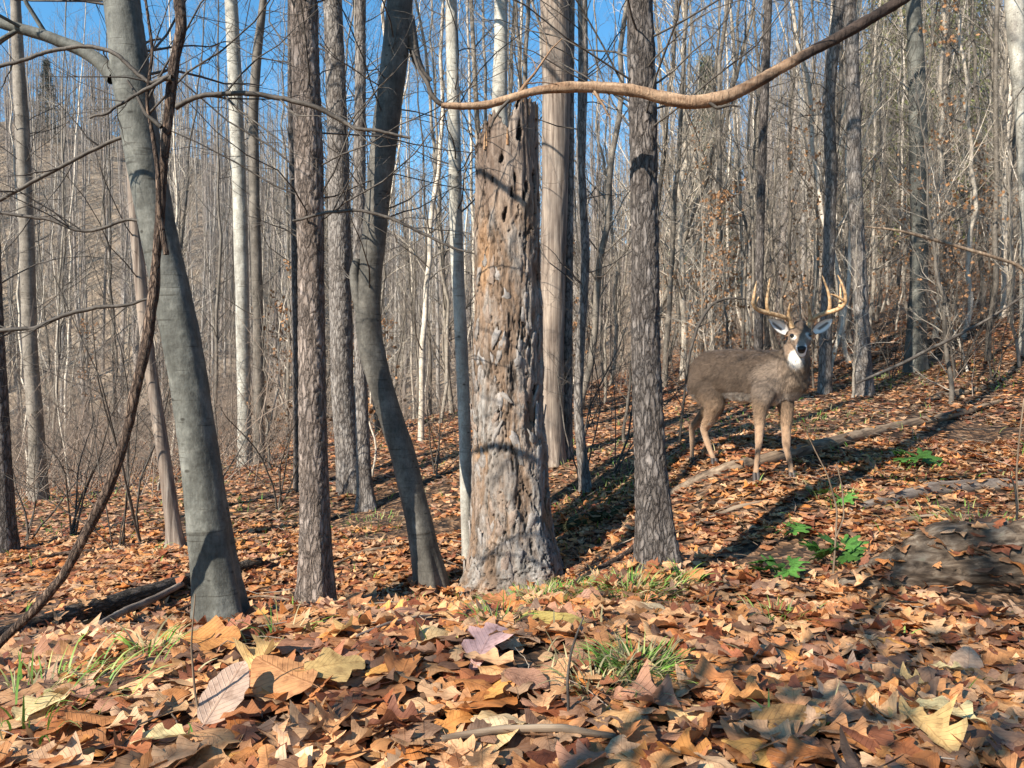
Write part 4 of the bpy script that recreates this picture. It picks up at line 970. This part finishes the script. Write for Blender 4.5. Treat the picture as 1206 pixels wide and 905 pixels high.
# far woods: hundreds of bare trees that read as one mass on the hills
def far_woods():
    rg = np.random.default_rng(79); small = []
    for s in range(8):
        tr, cr, tips = tree_proto(500 + s, rg.uniform(11, 15), rg.uniform(.09, .14), .06, .9, .12, .03, twiggy=True)
        small.append(join([tr, cr]))
    n = 1500; y = np.sqrt(rg.uniform(34 ** 2, 125 ** 2, n)); x = rg.uniform(-.8, .8, n) * y; z = gz(x, y)
    # a node tree scatters the eight trees, so the mass stays light
    for k in range(8):
        V, Fq = small[k]; tone = np.array([(.24, .20, .17), (.17, .145, .125), (.31, .275, .24), (.21, .175, .15)][k % 4])
        src = bpy.data.objects.new('far_tree', mesh('far_tree', V, [Fq], [M_tint], tint=np.tile(tone, (len(V), 1))))
        s = np.where(np.arange(n) % 8 == k)[0]
        me = bpy.data.meshes.new('far_woods'); me.from_pydata(np.stack([x[s], y[s], z[s]], -1).tolist(), [], [])
        a = me.attributes.new('rot', 'FLOAT_VECTOR', 'POINT'); rv = np.zeros((len(s), 3)); rv[:, 2] = rg.uniform(0, 6.28, len(s)); a.data.foreach_set('vector', rv.ravel())
        a = me.attributes.new('scl', 'FLOAT', 'POINT'); a.data.foreach_set('value', rg.uniform(.8, 1.25, len(s)))
        o = ob('far_woods', me, kind='stuff', label='mass of bare grey trees on the far hillside', category='woods')
        o['group'] = 'bare woods covering the far hillsides'
        g = bpy.data.node_groups.new('scatter_trees', 'GeometryNodeTree')
        g.interface.new_socket('Geometry', in_out='INPUT', socket_type='NodeSocketGeometry'); g.interface.new_socket('Geometry', in_out='OUTPUT', socket_type='NodeSocketGeometry')
        gi = g.nodes.new('NodeGroupInput'); go = g.nodes.new('NodeGroupOutput')
        ip = g.nodes.new('GeometryNodeInstanceOnPoints'); oi = g.nodes.new('GeometryNodeObjectInfo'); oi.inputs['Object'].default_value = src
        ra = g.nodes.new('GeometryNodeInputNamedAttribute'); ra.data_type = 'FLOAT_VECTOR'; ra.inputs[0].default_value = 'rot'
        sa = g.nodes.new('GeometryNodeInputNamedAttribute'); sa.data_type = 'FLOAT'; sa.inputs[0].default_value = 'scl'
        er = g.nodes.new('FunctionNodeEulerToRotation')
        g.links.new(gi.outputs[0], ip.inputs['Points']); g.links.new(oi.outputs['Geometry'], ip.inputs['Instance'])
        g.links.new(ra.outputs['Attribute'], er.inputs[0]); g.links.new(er.outputs[0], ip.inputs['Rotation']); g.links.new(sa.outputs['Attribute'], ip.inputs['Scale'])
        g.links.new(ip.outputs[0], go.inputs[0])
        md = o.modifiers.new('scatter', 'NODES'); md.node_group = g
far_woods()

def conifer(px, Y, H, label, seed, tone):
    rg = np.random.default_rng(seed); x = (px - 603) / F * Y; z = gz(x, Y)[0]
    root = thing('conifer', label, 'tree', (x, Y, z))
    tp = np.array([[[0, 0, -.3], [0, 0, H * .5], [0, 0, H]]]); V, Fq = tubes(tp, np.array([[.16, .1, .02]]) * H / 12, 8); ob('trunk', mesh('trunk', V, [Fq], [M_bg]), root)
    n = 1500; h = rg.uniform(.12, 1, n); a = rg.uniform(0, 6.28, n); rmax = H * .2 * (1.05 - h) * (1 + .35 * np.sin(h * 55)); rr = rmax * rg.uniform(.25, 1, n) ** .6
    c = np.stack([np.cos(a) * rr, np.sin(a) * rr, h * H - rr * .35], -1); k = 6
    c = np.repeat(c, k, 0) + rg.normal(0, .16, (n * k, 3)) * H / 12; nn = len(c); d = unit(rg.normal(0, 1, (nn, 3)) + np.array([0, 0, -.2])) * .32 * H / 12; s2 = unit(np.cross(d, rg.normal(0, 1, (nn, 3)))) * .035 * H / 12
    V = np.stack([c - s2, c + s2, c + d], 1).reshape(-1, 3); T = np.repeat(np.array(tone) * rg.uniform(.6, 1.4, (nn, 1)), 3, 0)
    ob('crown', mesh('crown', V, [np.arange(nn * 3).reshape(-1, 3)], [M_tint], tint=T), root)
conifer(60, 105, 11, 'dark conifer standing on the far hillside at the left', 1, (.05, .055, .045))
conifer(1050, 38, 17, 'yellow-green pine behind the bare trees at the upper right', 2, (.13, .14, .035))
conifer(1110, 44, 20, 'taller yellow-green pine at the upper right, right of another pine', 3, (.11, .125, .035))
conifer(830, 50, 15, 'dark green pine far behind the trees above the deer', 4, (.06, .075, .035))
# trees behind the viewer's left shoulder, whose boughs dapple the bank
for k, (x, y) in enumerate([(-2.6, -.9), (-1.2, -2.6), (-8, -5), (-7.5, -.5), (-3.6, -3.4)]):
    tm, cm, _ = protos[(k * 3 + 2) % len(protos)]; z = gz(x, y)[0]
    root = thing('slim_tree', 'slim bare tree standing beside the path outside the picture, to its left', 'tree', (x, y, z), 'trees beside the viewer'); root.rotation_euler = (0, 0, k * 1.3); root.scale = (.9, .9, .9)
    ob('trunk', tm, root); ob('crown', cm, root)

for k, (x, y) in enumerate([(-1.7, -.9), (-1.25, -.15), (-2.6, -1.2)]):  # unseen leafy saplings added to throw dappled shade on the near bank
    tm, cm, lm = saps[(1, 4, 6)[k]]; z = gz(x, y)[0]
    root = thing('sapling', 'unseen sapling with dead leaves, added left of the view to dapple the bank', 'sapling', (x, y, z), 'unseen saplings added for dappled shade'); root.rotation_euler = (0, 0, k * 2.1); root.scale = (1.1, 1.1, 1.1)
    ob('trunk', tm, root); ob('crown', cm, root); ob('leaves', lm, root)

# underbrush: thin stems and tangle on the slopes
def underbrush():
    rg = np.random.default_rng(80); n = 4300
    y = np.sqrt(rg.uniform(8.5 ** 2, 40 ** 2, n)); x = rg.uniform(-.78, .78, n) * y; lf_ = rg.random(n) < .22; y[lf_] = rg.uniform(9, 26, lf_.sum()); x[lf_] = rg.uniform(-.75, -.3, lf_.sum()) * y[lf_]; px = px_of(x, y)
    k = ~((y < 10.5) & (px > 760) & (px < 1000)) & ~((y < 12) & (rg.random(n) < .7) & (px > 330)); x, y = x[k], y[k]; n = len(x)
    P0 = np.stack([x, y, gz(x, y) - .03], -1); D = rg.normal(0, .55, (n, 3)); D[:, 2] = 1
    L = rg.uniform(.6, 2.8, n) ; pa, ra = grow(P0, D, L, rg.uniform(.003, .009, n), 6, rg, .14, .0)
    (V, Fq), _ = crown(pa, ra, L, rg, [(3, .2, .95, (.4, 1.1), (.3, .6), .6, 3, 3, .2, .02), (2, .2, .95, (.4, 1.1), (.3, .6), .7, 2, 3, .2, .0)])
    a, f = tubes(pa, ra, 3); V, Fq = join([(a, f), (V, Fq)])
    t = np.array([.22, .165, .125]) * (.45 + 1.1 * vnoise(V * 2.5, 3))[:, None]
    ob('underbrush', mesh('underbrush', V, [Fq], [M_tint], tint=t), kind='stuff', label='tangle of thin brown stems under the trees', category='underbrush')
underbrush()

# ------------------------------------------------------------------ grass and green plants
def blades(cx, cy, n, spread, h, rg, cols):
    x = cx + rg.normal(0, spread, n); y = cy + rg.normal(0, spread, n); z = gz(x, y)
    out = unit(np.stack([x - cx + rg.normal(0, .02, n), y - cy + rg.normal(0, .02, n), 0 * x], -1))
    K = 6; L = h * rg.uniform(.6, 1.3, n); w = rg.uniform(.0022, .0045, n); t = np.linspace(0, 1, K)
    arch = rg.uniform(.5, 1.6, n)
    ang = (.25 + arch[:, None] * t[None] * 1.25)
    dx = np.sin(ang).cumsum(1) * (L / K)[:, None]; dz = np.cos(ang).cumsum(1) * (L / K)[:, None]
    c = np.stack([x, y, z], -1)[:, None] + out[:, None] * dx[..., None] + np.array([0, 0, 1.]) * dz[..., None]
    side = unit(np.cross(out, [0, 0, 1.]) + rg.normal(0, .3, (n, 3)))
    ww = w[:, None] * (1 - t[None] ** 2 * .9)
    V = np.stack([c - side[:, None] * ww[..., None], c + side[:, None] * ww[..., None]], 2).reshape(-1, 3)
    i = np.arange(n)[:, None] * K * 2 + np.arange(K - 1)[None] * 2; i = i.ravel()
    Fq = np.stack([i, i + 1, i + 3, i + 2], 1)
    tn = np.repeat(cols[rg.integers(0, len(cols), n)] * rg.uniform(.7, 1.3, (n, 1)), K * 2, 0)
    return V, Fq, tn
GC = np.array([(.10, .22, .03), (.16, .30, .05), (.24, .34, .08), (.34, .36, .12), (.13, .25, .04), (.40, .34, .18), (.30, .26, .14)])
rg = np.random.default_rng(81)
tuft_specs = [(752, 800, 420, .055, .125, 'largest green grass tuft, in the leaves before the scaly tree'), (742, 703, 380, .12, .12, 'grass tuft at the foot of the dark scaly tree'), (640, 712, 620, .15, .11, 'grass tuft at the front of the snag root'),
              (585, 742, 60, .05, .15, 'small bright grass tuft left of the long yellow leaf'), (800, 690, 90, .05, .13, 'grass tuft right of the scaly tree foot'), (20, 858, 90, .16, .2, 'loose grass blades at the lower left corner'),
              (172, 778, 50, .05, .16, 'yellowish grass tuft before the beech foot'), (45, 828, 60, .10, .16, 'sparse grass blades near the left edge, above the corner ones'), (330, 760, 26, .05, .15, 'few grass blades before the left scaly trunk'),
              (912, 735, 60, .06, .12, 'small grass tuft below the green plants'), (700, 820, 70, .06, .14, 'pale dry grass left of the largest tuft')]
for (px, py, n, sp_, h, lab) in tuft_specs:
    p, Y = hit(px, py); cols = GC if 'dry' not in lab else np.array([(.42, .36, .18), (.36, .3, .16), (.3, .33, .12)])
    V, Fq, tn = blades(p[0], p[1], n, sp_, h, rg, cols)
    ob('grass_tuft', mesh('grass_tuft', V - p, [Fq], [M_grass], tint=tn), loc=tuple(p), label=lab, category='grass')
# scattered blades and low green growth
def low_green():
    rg = np.random.default_rng(82); parts = []
    spots = [(290,608,.5),(480,440,1.5),(500,500,1.0),(710,590,.3),(735,575,.3),(680,555,.5),(950,500,.3),(985,590,.15),(1050,560,.4),(870,500,.6),(60,600,.9),(110,600,.9),(700,612,.4),(1190,450,.5),(1150,620,.3),(260,540,1),(440,620,.3),(1040,450,.4),(560,700,.2),(690,710,.25)]
    Vs, Fs, Ts, o = [], [], [], 0
    for px, py, sp_ in spots:
        p, Y = hit(px, py); V, Fq, tn = blades(p[0], p[1], int(90 + 120 * min(sp_, 1)), sp_, .10, rg, GC * .9)
        Vs.append(V); Fs.append(Fq + o); Ts.append(tn); o += len(V)
    x, y = wedge_points(700, 2, 12, rg)
    for a, b_ in zip(x, y):
        V, Fq, tn = blades(a, b_, 2, .02, .12, rg, GC); Vs.append(V); Fs.append(Fq + o); Ts.append(tn); o += len(V)
    ob('grass', mesh('grass', np.concatenate(Vs), [np.concatenate(Fs)], [M_grass], tint=np.concatenate(Ts)), kind='stuff', label='scattered short green grass among the leaves', category='grass')
low_green()

def green_plant(px, py, label, leaves, h, size, seed):
    rg = np.random.default_rng(seed); p, Y = hit(px, py)
    root = thing('green_plant', label, 'plant', tuple(p))
    for k in range(leaves):
        a = k / leaves * 6.28 + rg.uniform(-.4, .4); rr = rg.uniform(.3, 1) * size * .8
        tip = np.array([math.cos(a) * rr, math.sin(a) * rr, h * rg.uniform(.6, 1.1)])
        pth = np.stack([[0, 0, 0], tip * [.4, .4, .6], tip])[None]
        sv, sf = tubes(pth, np.array([[.0025, .002, .0015]]), 4)
        ob('stalk', mesh('stalk', sv, [sf], [M_green], tint=np.tile((.14, .24, .06), (len(sv), 1)), uv=np.zeros((len(sv), 3))), root)
        V, Fq, uv = leaf_template('maple', rg, 12, .35); V = V + [.5, 0, 0]
        # three lobes make a palmate leaf
        c = []
        for q in (-1.5, -.75, 0, .75, 1.5):
            cs, sn = math.cos(q), math.sin(q); M = np.array([[cs, -sn, 0], [sn, cs, 0], [0, 0, 1]]); c.append((V * (1 - .16 * abs(q)) * np.array([1, .6, 1])) @ M.T)
        VV = np.concatenate(c); FF = np.concatenate([Fq + i * len(V) for i in range(5)]); UV = np.tile(uv, (5, 1))
        g = np.array((.08, .20, .035)) * rg.uniform(.6, 1.5)
        o = ob('leaf', mesh('leaf', VV, [FF], [M_green], tint=np.tile(g, (len(VV), 1)), uv=UV), root, loc=tuple(tip)); s = size * rg.uniform(.7, 1.1)
        o.scale = (s, s, s); o.rotation_euler = (rg.normal(.35, .2), rg.normal(0, .2), a)
green_plant(1070, 548, 'green leafy plant highest on the right slope', 5, .12, .17, 1)
green_plant(917, 682, 'light green leafy plant left of its darker neighbour', 5, .10, .15, 2)
green_plant(985, 672, 'green leafy plant with broad leaves above the decayed log', 8, .16, .15, 3)
green_plant(930, 635, 'small green plant above the light green one', 5, .08, .13, 4)
green_plant(988, 598, 'narrow green plant below the front hooves of the deer', 4, .12, .10, 5)

# weed stalks on the right
def stalk(pts, label, Y, mt=M_log):
    root = thing('dry_stalk', label, 'stalk', tuple(P(pts[-1][0], pts[-1][1], Y)))
    px_branch(pts, Y, root, P(pts[-1][0], pts[-1][1], Y), 'stem', mt, 5)
stalk([(950,510,1.2),(962,535,1.6),(975,560,2),(986,600,2.4),(984,640,2.6),(981,680,3)], 'thin pale weed stalk rising through the broad green plant', hit(981, 680)[1])
stalk([(985,545,1.4),(992,575,1.8),(994,610,2),(985,632,2.4)], 'second pale stalk leaning onto the taller weed stalk', hit(985, 690)[1])
stalk([(1190,560,1.6),(1196,575,2.6),(1198,600,3),(1197,640,3.4)], 'dark upright dry stalk near the right edge', hit(1197, 645)[1], M_twig)
stalk([(1206,470,2),(1200,520,2),(1197,560,2.4),(1199,600,2.6)], 'grey dry stalk at the right edge above the decayed log', hit(1199, 610)[1])
stalk([(688,725,1.5),(680,745,3),(672,770,3),(668,800,4),(670,850,4)], 'dark bent dry stalk left of the largest tuft', hit(670, 852)[1], M_twig)
stalk([(230,700,1.5),(225,760,2.4),(230,820,3),(240,860,3)], 'thin grey stalk before the beech, left of the pale ribbed leaf', hit(240, 862)[1])

# ------------------------------------------------------------------ the deer
def capsule_pts(a, b, ra, rb, n=20):
    return a, b, ra, rb
def build_deer():
    def J(px, py, Y, r): return np.array([*P(px, py, Y), r])
    # trunk of the body, hindquarters to chest, as a chain of ellipsoid-like balls
    chains = []
    body = [J(829,446,6.56,.135), J(838,442,6.53,.185), J(856,443,6.46,.205), J(876,445,6.37,.215), J(896,446,6.27,.215), J(914,448,6.18,.205), (J(928,448,6.11,.165)), J(936,449,6.06,.12)]
    chains.append(body)
    chains.append([J(822,436,6.62,.085), J(835,430,6.56,.12), J(860,427,6.46,.115), J(890,427,6.33,.11), J(912,429,6.22,.11)])       # back line
    chains.append([J(826,455,6.50,.12), J(836,468,6.47,.10)])                                                                       # near thigh mass
    chains.append([J(914,432,6.18,.14), J(926,428,6.10,.115), J(934,418,6.03,.095), J(938,405,5.99,.085)])                          # neck
    chains.append([J(932,445,6.05,.13), J(936,430,6.0,.118), J(939,414,5.96,.088)])                                                   # throat
    # near hind leg
    chains.append([J(836,462,6.46,.125), J(842,478,6.40,.085), J(837,492,6.43,.055), J(829,505,6.50,.034), J(831,515,6.50,.026), J(836,530,6.47,.022), J(840,540,6.44,.026)])
    # far hind leg
    chains.append([J(838,462,6.70,.12), J(838,478,6.72,.075), J(826,492,6.78,.045), J(815,504,6.84,.032), J(815,515,6.84,.024), J(815,530,6.81,.021), J(815,538,6.79,.025)])
    # front legs
    chains.append([J(900,462,6.08,.10), J(896,478,6.02,.064), J(895,497,6.0,.043), J(894,519,5.98,.034), J(893,529,5.98,.025), J(891,548,5.99,.021), J(890.5,556,5.98,.025)])
    chains.append([J(923,463,6.14,.085), J(926,482,6.12,.06), J(926,500,6.11,.042), J(926,520,6.11,.034), J(927,530,6.11,.025), J(931,548,6.12,.021), J(932,556,6.11,.025)])
    # tail
    chains.append([J(816,437,6.66,.035), J(812,448,6.68,.038), J(813,460,6.68,.022)])
    # head: skull, brow, cheek, muzzle
    chains.append([J(942,389,5.99,.082), J(942.5,395,5.93,.078), J(943,402,5.87,.062), J(943.5,408,5.80,.046), J(944,413,5.75,.037)])
    chains.append([J(943,406,5.88,.05), J(943.8,416,5.79,.034), J(944,418,5.76,.028)])
    chains.append([J(934,393,5.92,.036), J(937,404,5.85,.03)]); chains.append([J(951,393,5.92,.036), J(950,404,5.85,.03)])
    # spheres along each chain -> one voxel surface
    sph = []
    for ci, ch in enumerate(chains):
        for a, b in zip(ch[:-1], ch[1:]):
            L = np.linalg.norm(a[:3] - b[:3]); m = max(2, int(L / (min(a[3], b[3]) * .30)))
            for t in np.linspace(0, 1, m): sph.append(a * (1 - t) + b * t)
    sph = np.array(sph)
    uvs = []
    import bmesh
    bm = bmesh.new(); bmesh.ops.create_icosphere(bm, subdivisions=2, radius=1)
    SV = np.array([v.co[:] for v in bm.verts]); SF = np.array([[v.index for v in f.verts] for f in bm.faces]); bm.free()
    V = (SV[None] * sph[:, 3][:, None, None] + sph[:, None, :3]).reshape(-1, 3)
    Fq = (SF[None] + (np.arange(len(sph)) * len(SV))[:, None, None]).reshape(-1, 3)
    origin = P(880, 553, 6.3); origin[2] = gz(origin[0], origin[1])[0]
    me = mesh('body_raw', V - origin, [Fq])
    tmp = bpy.data.objects.new('tmp', me); COL.objects.link(tmp)
    rm = tmp.modifiers.new('r', 'REMESH'); rm.mode = 'VOXEL'; rm.voxel_size = .0085
    sm = tmp.modifiers.new('s', 'SMOOTH'); sm.factor = .6; sm.iterations = 7
    dg = bpy.context.evaluated_depsgraph_get(); ev = tmp.evaluated_get(dg); m2 = bpy.data.meshes.new_from_object(ev)
    bpy.data.objects.remove(tmp)
    n = len(m2.vertices); co = np.empty(n * 3, np.float32); m2.vertices.foreach_get('co', co); co = co.reshape(-1, 3).astype(float) + origin
    no = np.empty(n * 3, np.float32); m2.vertices.foreach_get('normal', no); no = no.reshape(-1, 3)
    # muscle and bone hints plus coat relief
    q = co + no * (.007 * fbm(co * 6, 2, 6) + .004 * fbm(co * 14, 3, 5))[:, None] + no * (.0025 * fbm(co * np.array([60, 60, 34]), 3, 15))[:, None]
    m2.vertices.foreach_set('co', (q - origin).astype(np.float32).ravel())
    m2.update()
    # photo-space position of each point says which patch of the coat it belongs to (coat colours, not shading)
    v = co - CAM; cp, sp2 = math.cos(PITCH), math.sin(PITCH); dep = v[:, 1] * cp - v[:, 2] * sp2; upc = v[:, 1] * sp2 + v[:, 2] * cp
    X = 603 + F * v[:, 0] / dep; Yp = 452.5 - F * upc / dep
    wob = fbm(co * 16, 3, 25) * 4
    def ball(px, py, Y, r, soft=.35):
        c = P(px, py, Y); d = np.linalg.norm(co - c, axis=1) / r + wob * .02; return np.clip((1 + soft - d) / soft, 0, 1)[:, None]
    coat = np.array([.078, .053, .036]); col = np.tile(coat, (n, 1))
    def lay(w, c):
        nonlocal col; col = col * (1 - w) + np.array(c) * w
    low = np.clip((Yp + wob - 462) / 22, 0, 1)[:, None]; lay(low * .8, (.21, .135, .082))
    leg = np.clip((Yp + wob - 488) / 14, 0, 1)[:, None]; lay(leg, (.30, .19, .115))
    back = np.clip((424 - Yp + wob) / 10, 0, 1)[:, None] * (X < 915)[:, None]; lay(back * .6, (.07, .048, .035))
    # white inner thigh and belly, facing down
    dn = np.clip((-no[:, 2] - .55) / .3, 0, 1)[:, None] * (Yp > 462)[:, None] * (Yp < 500)[:, None]; lay(dn * .8, (.60, .55, .48))
    lay(ball(912, 447, 5.95, .17) * .5, (.24, .18, .135))
    neckm = np.clip((X - 915) / 10, 0, 1)[:, None] * np.clip((470 - Yp) / 10, 0, 1)[:, None]; lay(neckm * .5, (.17, .12, .08))
    headm = ball(943, 400, 5.87, .14, .3); lay(headm, (.20, .135, .09))
    lay(ball(942, 385, 5.93, .066, .5), (.06, .04, .028)); lay(ball(943, 391, 5.88, .035, .5), (.10, .068, .046))
    lay(ball(943, 396, 5.83, .022, .6) , (.12, .085, .06))
    lay(ball(933.2, 396.4, 5.84, .026, .4), (.55, .49, .41)); lay(ball(953, 395.6, 5.84, .026, .4), (.5, .44, .38))
    lay(ball(944, 411, 5.72, .062, .25), (.80, .76, .70))
    lay(ball(943.5, 400.5, 5.74, .045, .3), (.22, .16, .12))
    lay(ball(938.5, 424, 5.86, .045, .9), (.62, .58, .52)); lay(ball(937, 421, 5.87, .045, .4), (.66, .62, .56))
    lay(ball(944.2, 411.5, 5.705, .036, .2), (.012, .011, .011))
    lay(ball(813, 462, 6.68, .06, .4), (.75, .72, .66))
    # fine coat speckle
    col *= (1 + .28 * fbm(co * np.array([90, 90, 60]), 2, 35) + .16 * fbm(co * 9, 3, 45))[:, None]
    a = m2.attributes.new('tint', 'FLOAT_COLOR', 'POINT'); t4 = np.ones((n, 4), np.float32); t4[:, :3] = np.clip(col, .008, .9); a.data.foreach_set('color', t4.ravel())
    m2.polygons.foreach_set('use_smooth', np.ones(len(m2.polygons), bool))
    mm, nt, b = mat('deer_coat'); at = N(nt, 'ShaderNodeAttribute', attribute_name='tint'); nt.links.new(at.outputs['Color'], b.inputs['Base Color'])
    mp = mapping(nt, (60, 60, 160)); nz = N(nt, 'ShaderNodeTexNoise', Scale=1.2, Detail=5); nt.links.new(mp.outputs[0], nz.inputs['Vector']); bump(nt, b, nz.outputs['Fac'], .7, .006)
    b.inputs['Sheen Weight'].default_value = .15
    m2.materials.append(mm)
    root = thing('deer', 'antlered brown buck standing on the leafy slope looking at the viewer', 'deer', tuple(origin))
    ob('body', m2, root)
    # short hairs all over the coat
    rg = np.random.default_rng(5); cnt = 60000; fi = rg.integers(0, n, cnt); keep = (Yp[fi] < 500) & (np.linalg.norm(co[fi] - P(944, 412, 5.74), axis=1) > .07); fi = fi[keep]
    p0 = q[fi] - origin; nn = no[fi]
    flow = unit(P(829,446,6.56) - P(914,448,6.18)) * .8 + np.array([0, 0, -.6]); hd = np.linalg.norm(co[fi] - P(943, 398, 5.9), axis=1) < .16
    fl = np.tile(flow, (len(fi), 1)); fl[hd] = np.array([0, .3, .1]); fl[(X[fi] > 915) & ~hd] = np.array([-.15, .1, -1])
    dirh = unit(unit(fl - (fl * nn).sum(1)[:, None] * nn) + nn * .35 + rg.normal(0, .12, (len(fi), 3)))
    ln = rg.uniform(.016, .034, len(fi)); ln[hd] *= .45; sd_ = unit(np.cross(dirh, nn)) * .0012
    A = p0 - sd_; B = p0 + sd_; Cc = p0 + dirh * ln[:, None]
    HV = np.stack([A, B, Cc], 1).reshape(-1, 3); HF = np.arange(len(HV)).reshape(-1, 3)
    hc = np.repeat(np.clip(col[fi] * rg.uniform(.45, 1.75, (len(fi), 1)), .01, .9), 3, 0)
    ob('fur', mesh('fur', HV, [HF], [M_tint], tint=hc), root, kind='stuff')
    # antlers
    ma, nt, b = mat('antler'); mp = mapping(nt, (30, 30, 30)); nz = N(nt, 'ShaderNodeTexNoise', Scale=1.5, Detail=4); nt.links.new(mp.outputs[0], nz.inputs['Vector'])
    cr = ramp(nt, nz.outputs['Fac'], [(.3, (.18, .10, .05)), (.5, (.42, .26, .13)), (.7, (.56, .40, .24))]); nt.links.new(cr.outputs[0], b.inputs['Base Color']); b.inputs['Roughness'].default_value = .45; bump(nt, b, nz.outputs['Fac'], .4, .004)
    def c2(x, y): return 860 + x / 6.96, 320 + y / 6.96
    def antler(curves):
        parts = []
        for pts in curves:
            qq = np.array([[*P(*c2(x, y), Y), w / 2 / 6.96 / F * Y] for x, y, w, Y in pts]); pa = resample(qq, len(pts) * 6); pa[-1, 3] = .0012
            parts.append(tubes(pa[None, :, :3], pa[None, :, 3], 10))
        V, Fq = join(parts); ob('antler', mesh('antler', V - origin, [Fq], [ma]), root)
    antler([[(512,462,44,5.93),(498,425,44,5.93),(478,392,40,5.92),(440,374,38,5.89),(380,358,38,5.86),(310,338,38,5.83),(245,322,38,5.80),(205,298,34,5.77),(185,262,30,5.75),(192,215,26,5.74),(203,150,20,5.74),(216,78,8,5.74)],
            [(490,400,34,5.92),(478,360,30,5.9),(482,310,22,5.87),(492,258,8,5.84)],
            [(318,345,34,5.83),(302,300,30,5.82),(300,240,26,5.80),(312,150,22,5.79),(325,55,8,5.78)],
            [(205,275,26,5.77),(218,235,20,5.76),(238,205,8,5.75)]])
    antler([[(632,462,44,5.93),(648,425,44,5.93),(675,390,40,5.92),(720,362,38,5.89),(790,338,38,5.86),(860,320,38,5.83),(915,292,36,5.80),(945,250,32,5.77),(945,190,26,5.75),(925,120,22,5.74),(902,70,16,5.74),(880,26,7,5.74)],
            [(652,410,34,5.92),(655,350,28,5.9),(648,300,22,5.87),(636,240,8,5.84)],
            [(805,335,34,5.86),(818,280,30,5.84),(815,220,26,5.82),(798,150,20,5.81),(772,80,16,5.80),(752,28,7,5.80)],
            [(945,248,26,5.77),(905,222,24,5.76),(865,198,18,5.75),(820,184,8,5.75)],
            [(895,300,26,5.80),(903,240,24,5.82),(905,180,18,5.84),(900,100,8,5.86)]])
    # ears: cupped leaves of skin, pale inside
    me_, nt, b = mat('ear_skin'); at = N(nt, 'ShaderNodeAttribute', attribute_name='tint'); nt.links.new(at.outputs['Color'], b.inputs['Base Color'])
    def ear(bx, by, tx, ty, hw, sgn):
        a = P(bx, by, 5.95); tpt = P(tx, ty, 5.92); ax = tpt - a; L = np.linalg.norm(ax); u = ax / L
        s = unit(np.cross(u, [0, -1., 0])); nrm = np.cross(s, u); nrm = nrm * (1 if nrm[1] < 0 else -1)
        K, C = 12, 9; t = np.linspace(0, 1, K); w = hw * np.sin(np.pi * np.clip(t * .86 + .13, 0, 1)) ** .75; w[-1] = .003
        yy = np.linspace(-1, 1, C)
        def surf(off): return a + u * (t * L)[:, None, None] + s * (w[:, None] * yy[None])[..., None] + nrm * ((w[:, None] * (np.abs(yy)[None] ** 2) * .75 + off))[..., None]
        Vf = surf(0.0).reshape(-1, 3); Vb = surf(-.008).reshape(-1, 3); V = np.concatenate([Vf, Vb])
        i = np.arange(K - 1)[:, None] * C; j = np.arange(C - 1)[None]; q_ = np.stack([(i + j).ravel(), (i + C + j).ravel(), (i + C + j + 1).ravel(), (i + j + 1).ravel()], 1)
        rim = []; o = K * C
        for k in range(K - 1):
            rim += [[k * C, (k + 1) * C, (k + 1) * C + o, k * C + o], [k * C + C - 1, (k + 1) * C + C - 1, (k + 1) * C + C - 1 + o, k * C + C - 1 + o]]
        cin = np.where((np.abs(yy) > .82)[None, :, None], np.array([.20, .15, .11]), np.array([.72, .66, .60])); cin = np.tile(cin, (K, 1, 1)).reshape(K * C, 3)
        dark = (np.abs(yy + .15 * sgn) < .2)[None] & (t > .25)[:, None] & (t < .75)[:, None]; cin[dark.ravel()] = (.16, .13, .11)
        tn = np.concatenate([cin, np.tile((.17, .13, .10), (K * C, 1))])
        ob('ear', mesh('ear', V - origin, [q_, q_ + o, np.array(rim)], [me_], tint=tn), root)
    ear(926, 392, 905, 376, .045, 1); ear(958, 391, 980, 376, .045, -1)
    # eyes
    mb, nt, b = mat('eye'); b.inputs['Base Color'].default_value = (.01, .008, .006, 1); b.inputs['Roughness'].default_value = .08; b.inputs['Specular IOR Level'].default_value = .8
    for (px, py, Y) in ((932.6, 395.3, 5.853), (953.6, 395, 5.853)):
        c = P(px, py, Y); ob('eye', mesh('eye', SV * np.array([.0165, .012, .0145]), [SF], [mb]), root, loc=tuple(c - origin))
    # nose with nostrils
    mn, nt, b = mat('nose'); b.inputs['Base Color'].default_value = (.015, .014, .014, 1); b.inputs['Roughness'].default_value = .35
    c = P(944.2, 411.2, 5.702); NV = SV * np.array([.032, .020, .025]); NV[:, 0] *= 1 + .25 * (NV[:, 2] > 0); ob('nose', mesh('nose', NV, [SF], [mn]), root, loc=tuple(c - origin))
    # hooves
    mh, nt, b = mat('hoof'); b.inputs['Base Color'].default_value = (.05, .04, .035, 1); b.inputs['Roughness'].default_value = .5
    for (px, py, Y) in ((841, 540, 6.43), (815, 539, 6.79), (890.5, 557, 5.97), (932.5, 557, 6.10)):
        c = P(px, py, Y); g0 = gz(c[0], c[1])[0]; zt = c[2]; hh = max(zt - g0 + .01, .045)
        for sx in (-.014, .014):
            ring = [(0, 0, 0, .024), (0, -.010, -hh * .5, .028), (0, -.018, -hh, .031)]
            pts = np.array([[c[0] + sx + r_[0], c[1] + r_[1], c[2] + r_[2] , r_[3] * .62] for r_ in ring]); pa = np.repeat(pts, 1, 0)
            V, Fq = tubes(pa[None, :, :3], pa[None, :, 3], 10); ob('hoof', mesh('hoof', V - origin, [Fq, np.array([list(range(10))[::-1]])[:, :4]], [mh]), root)
build_deer()
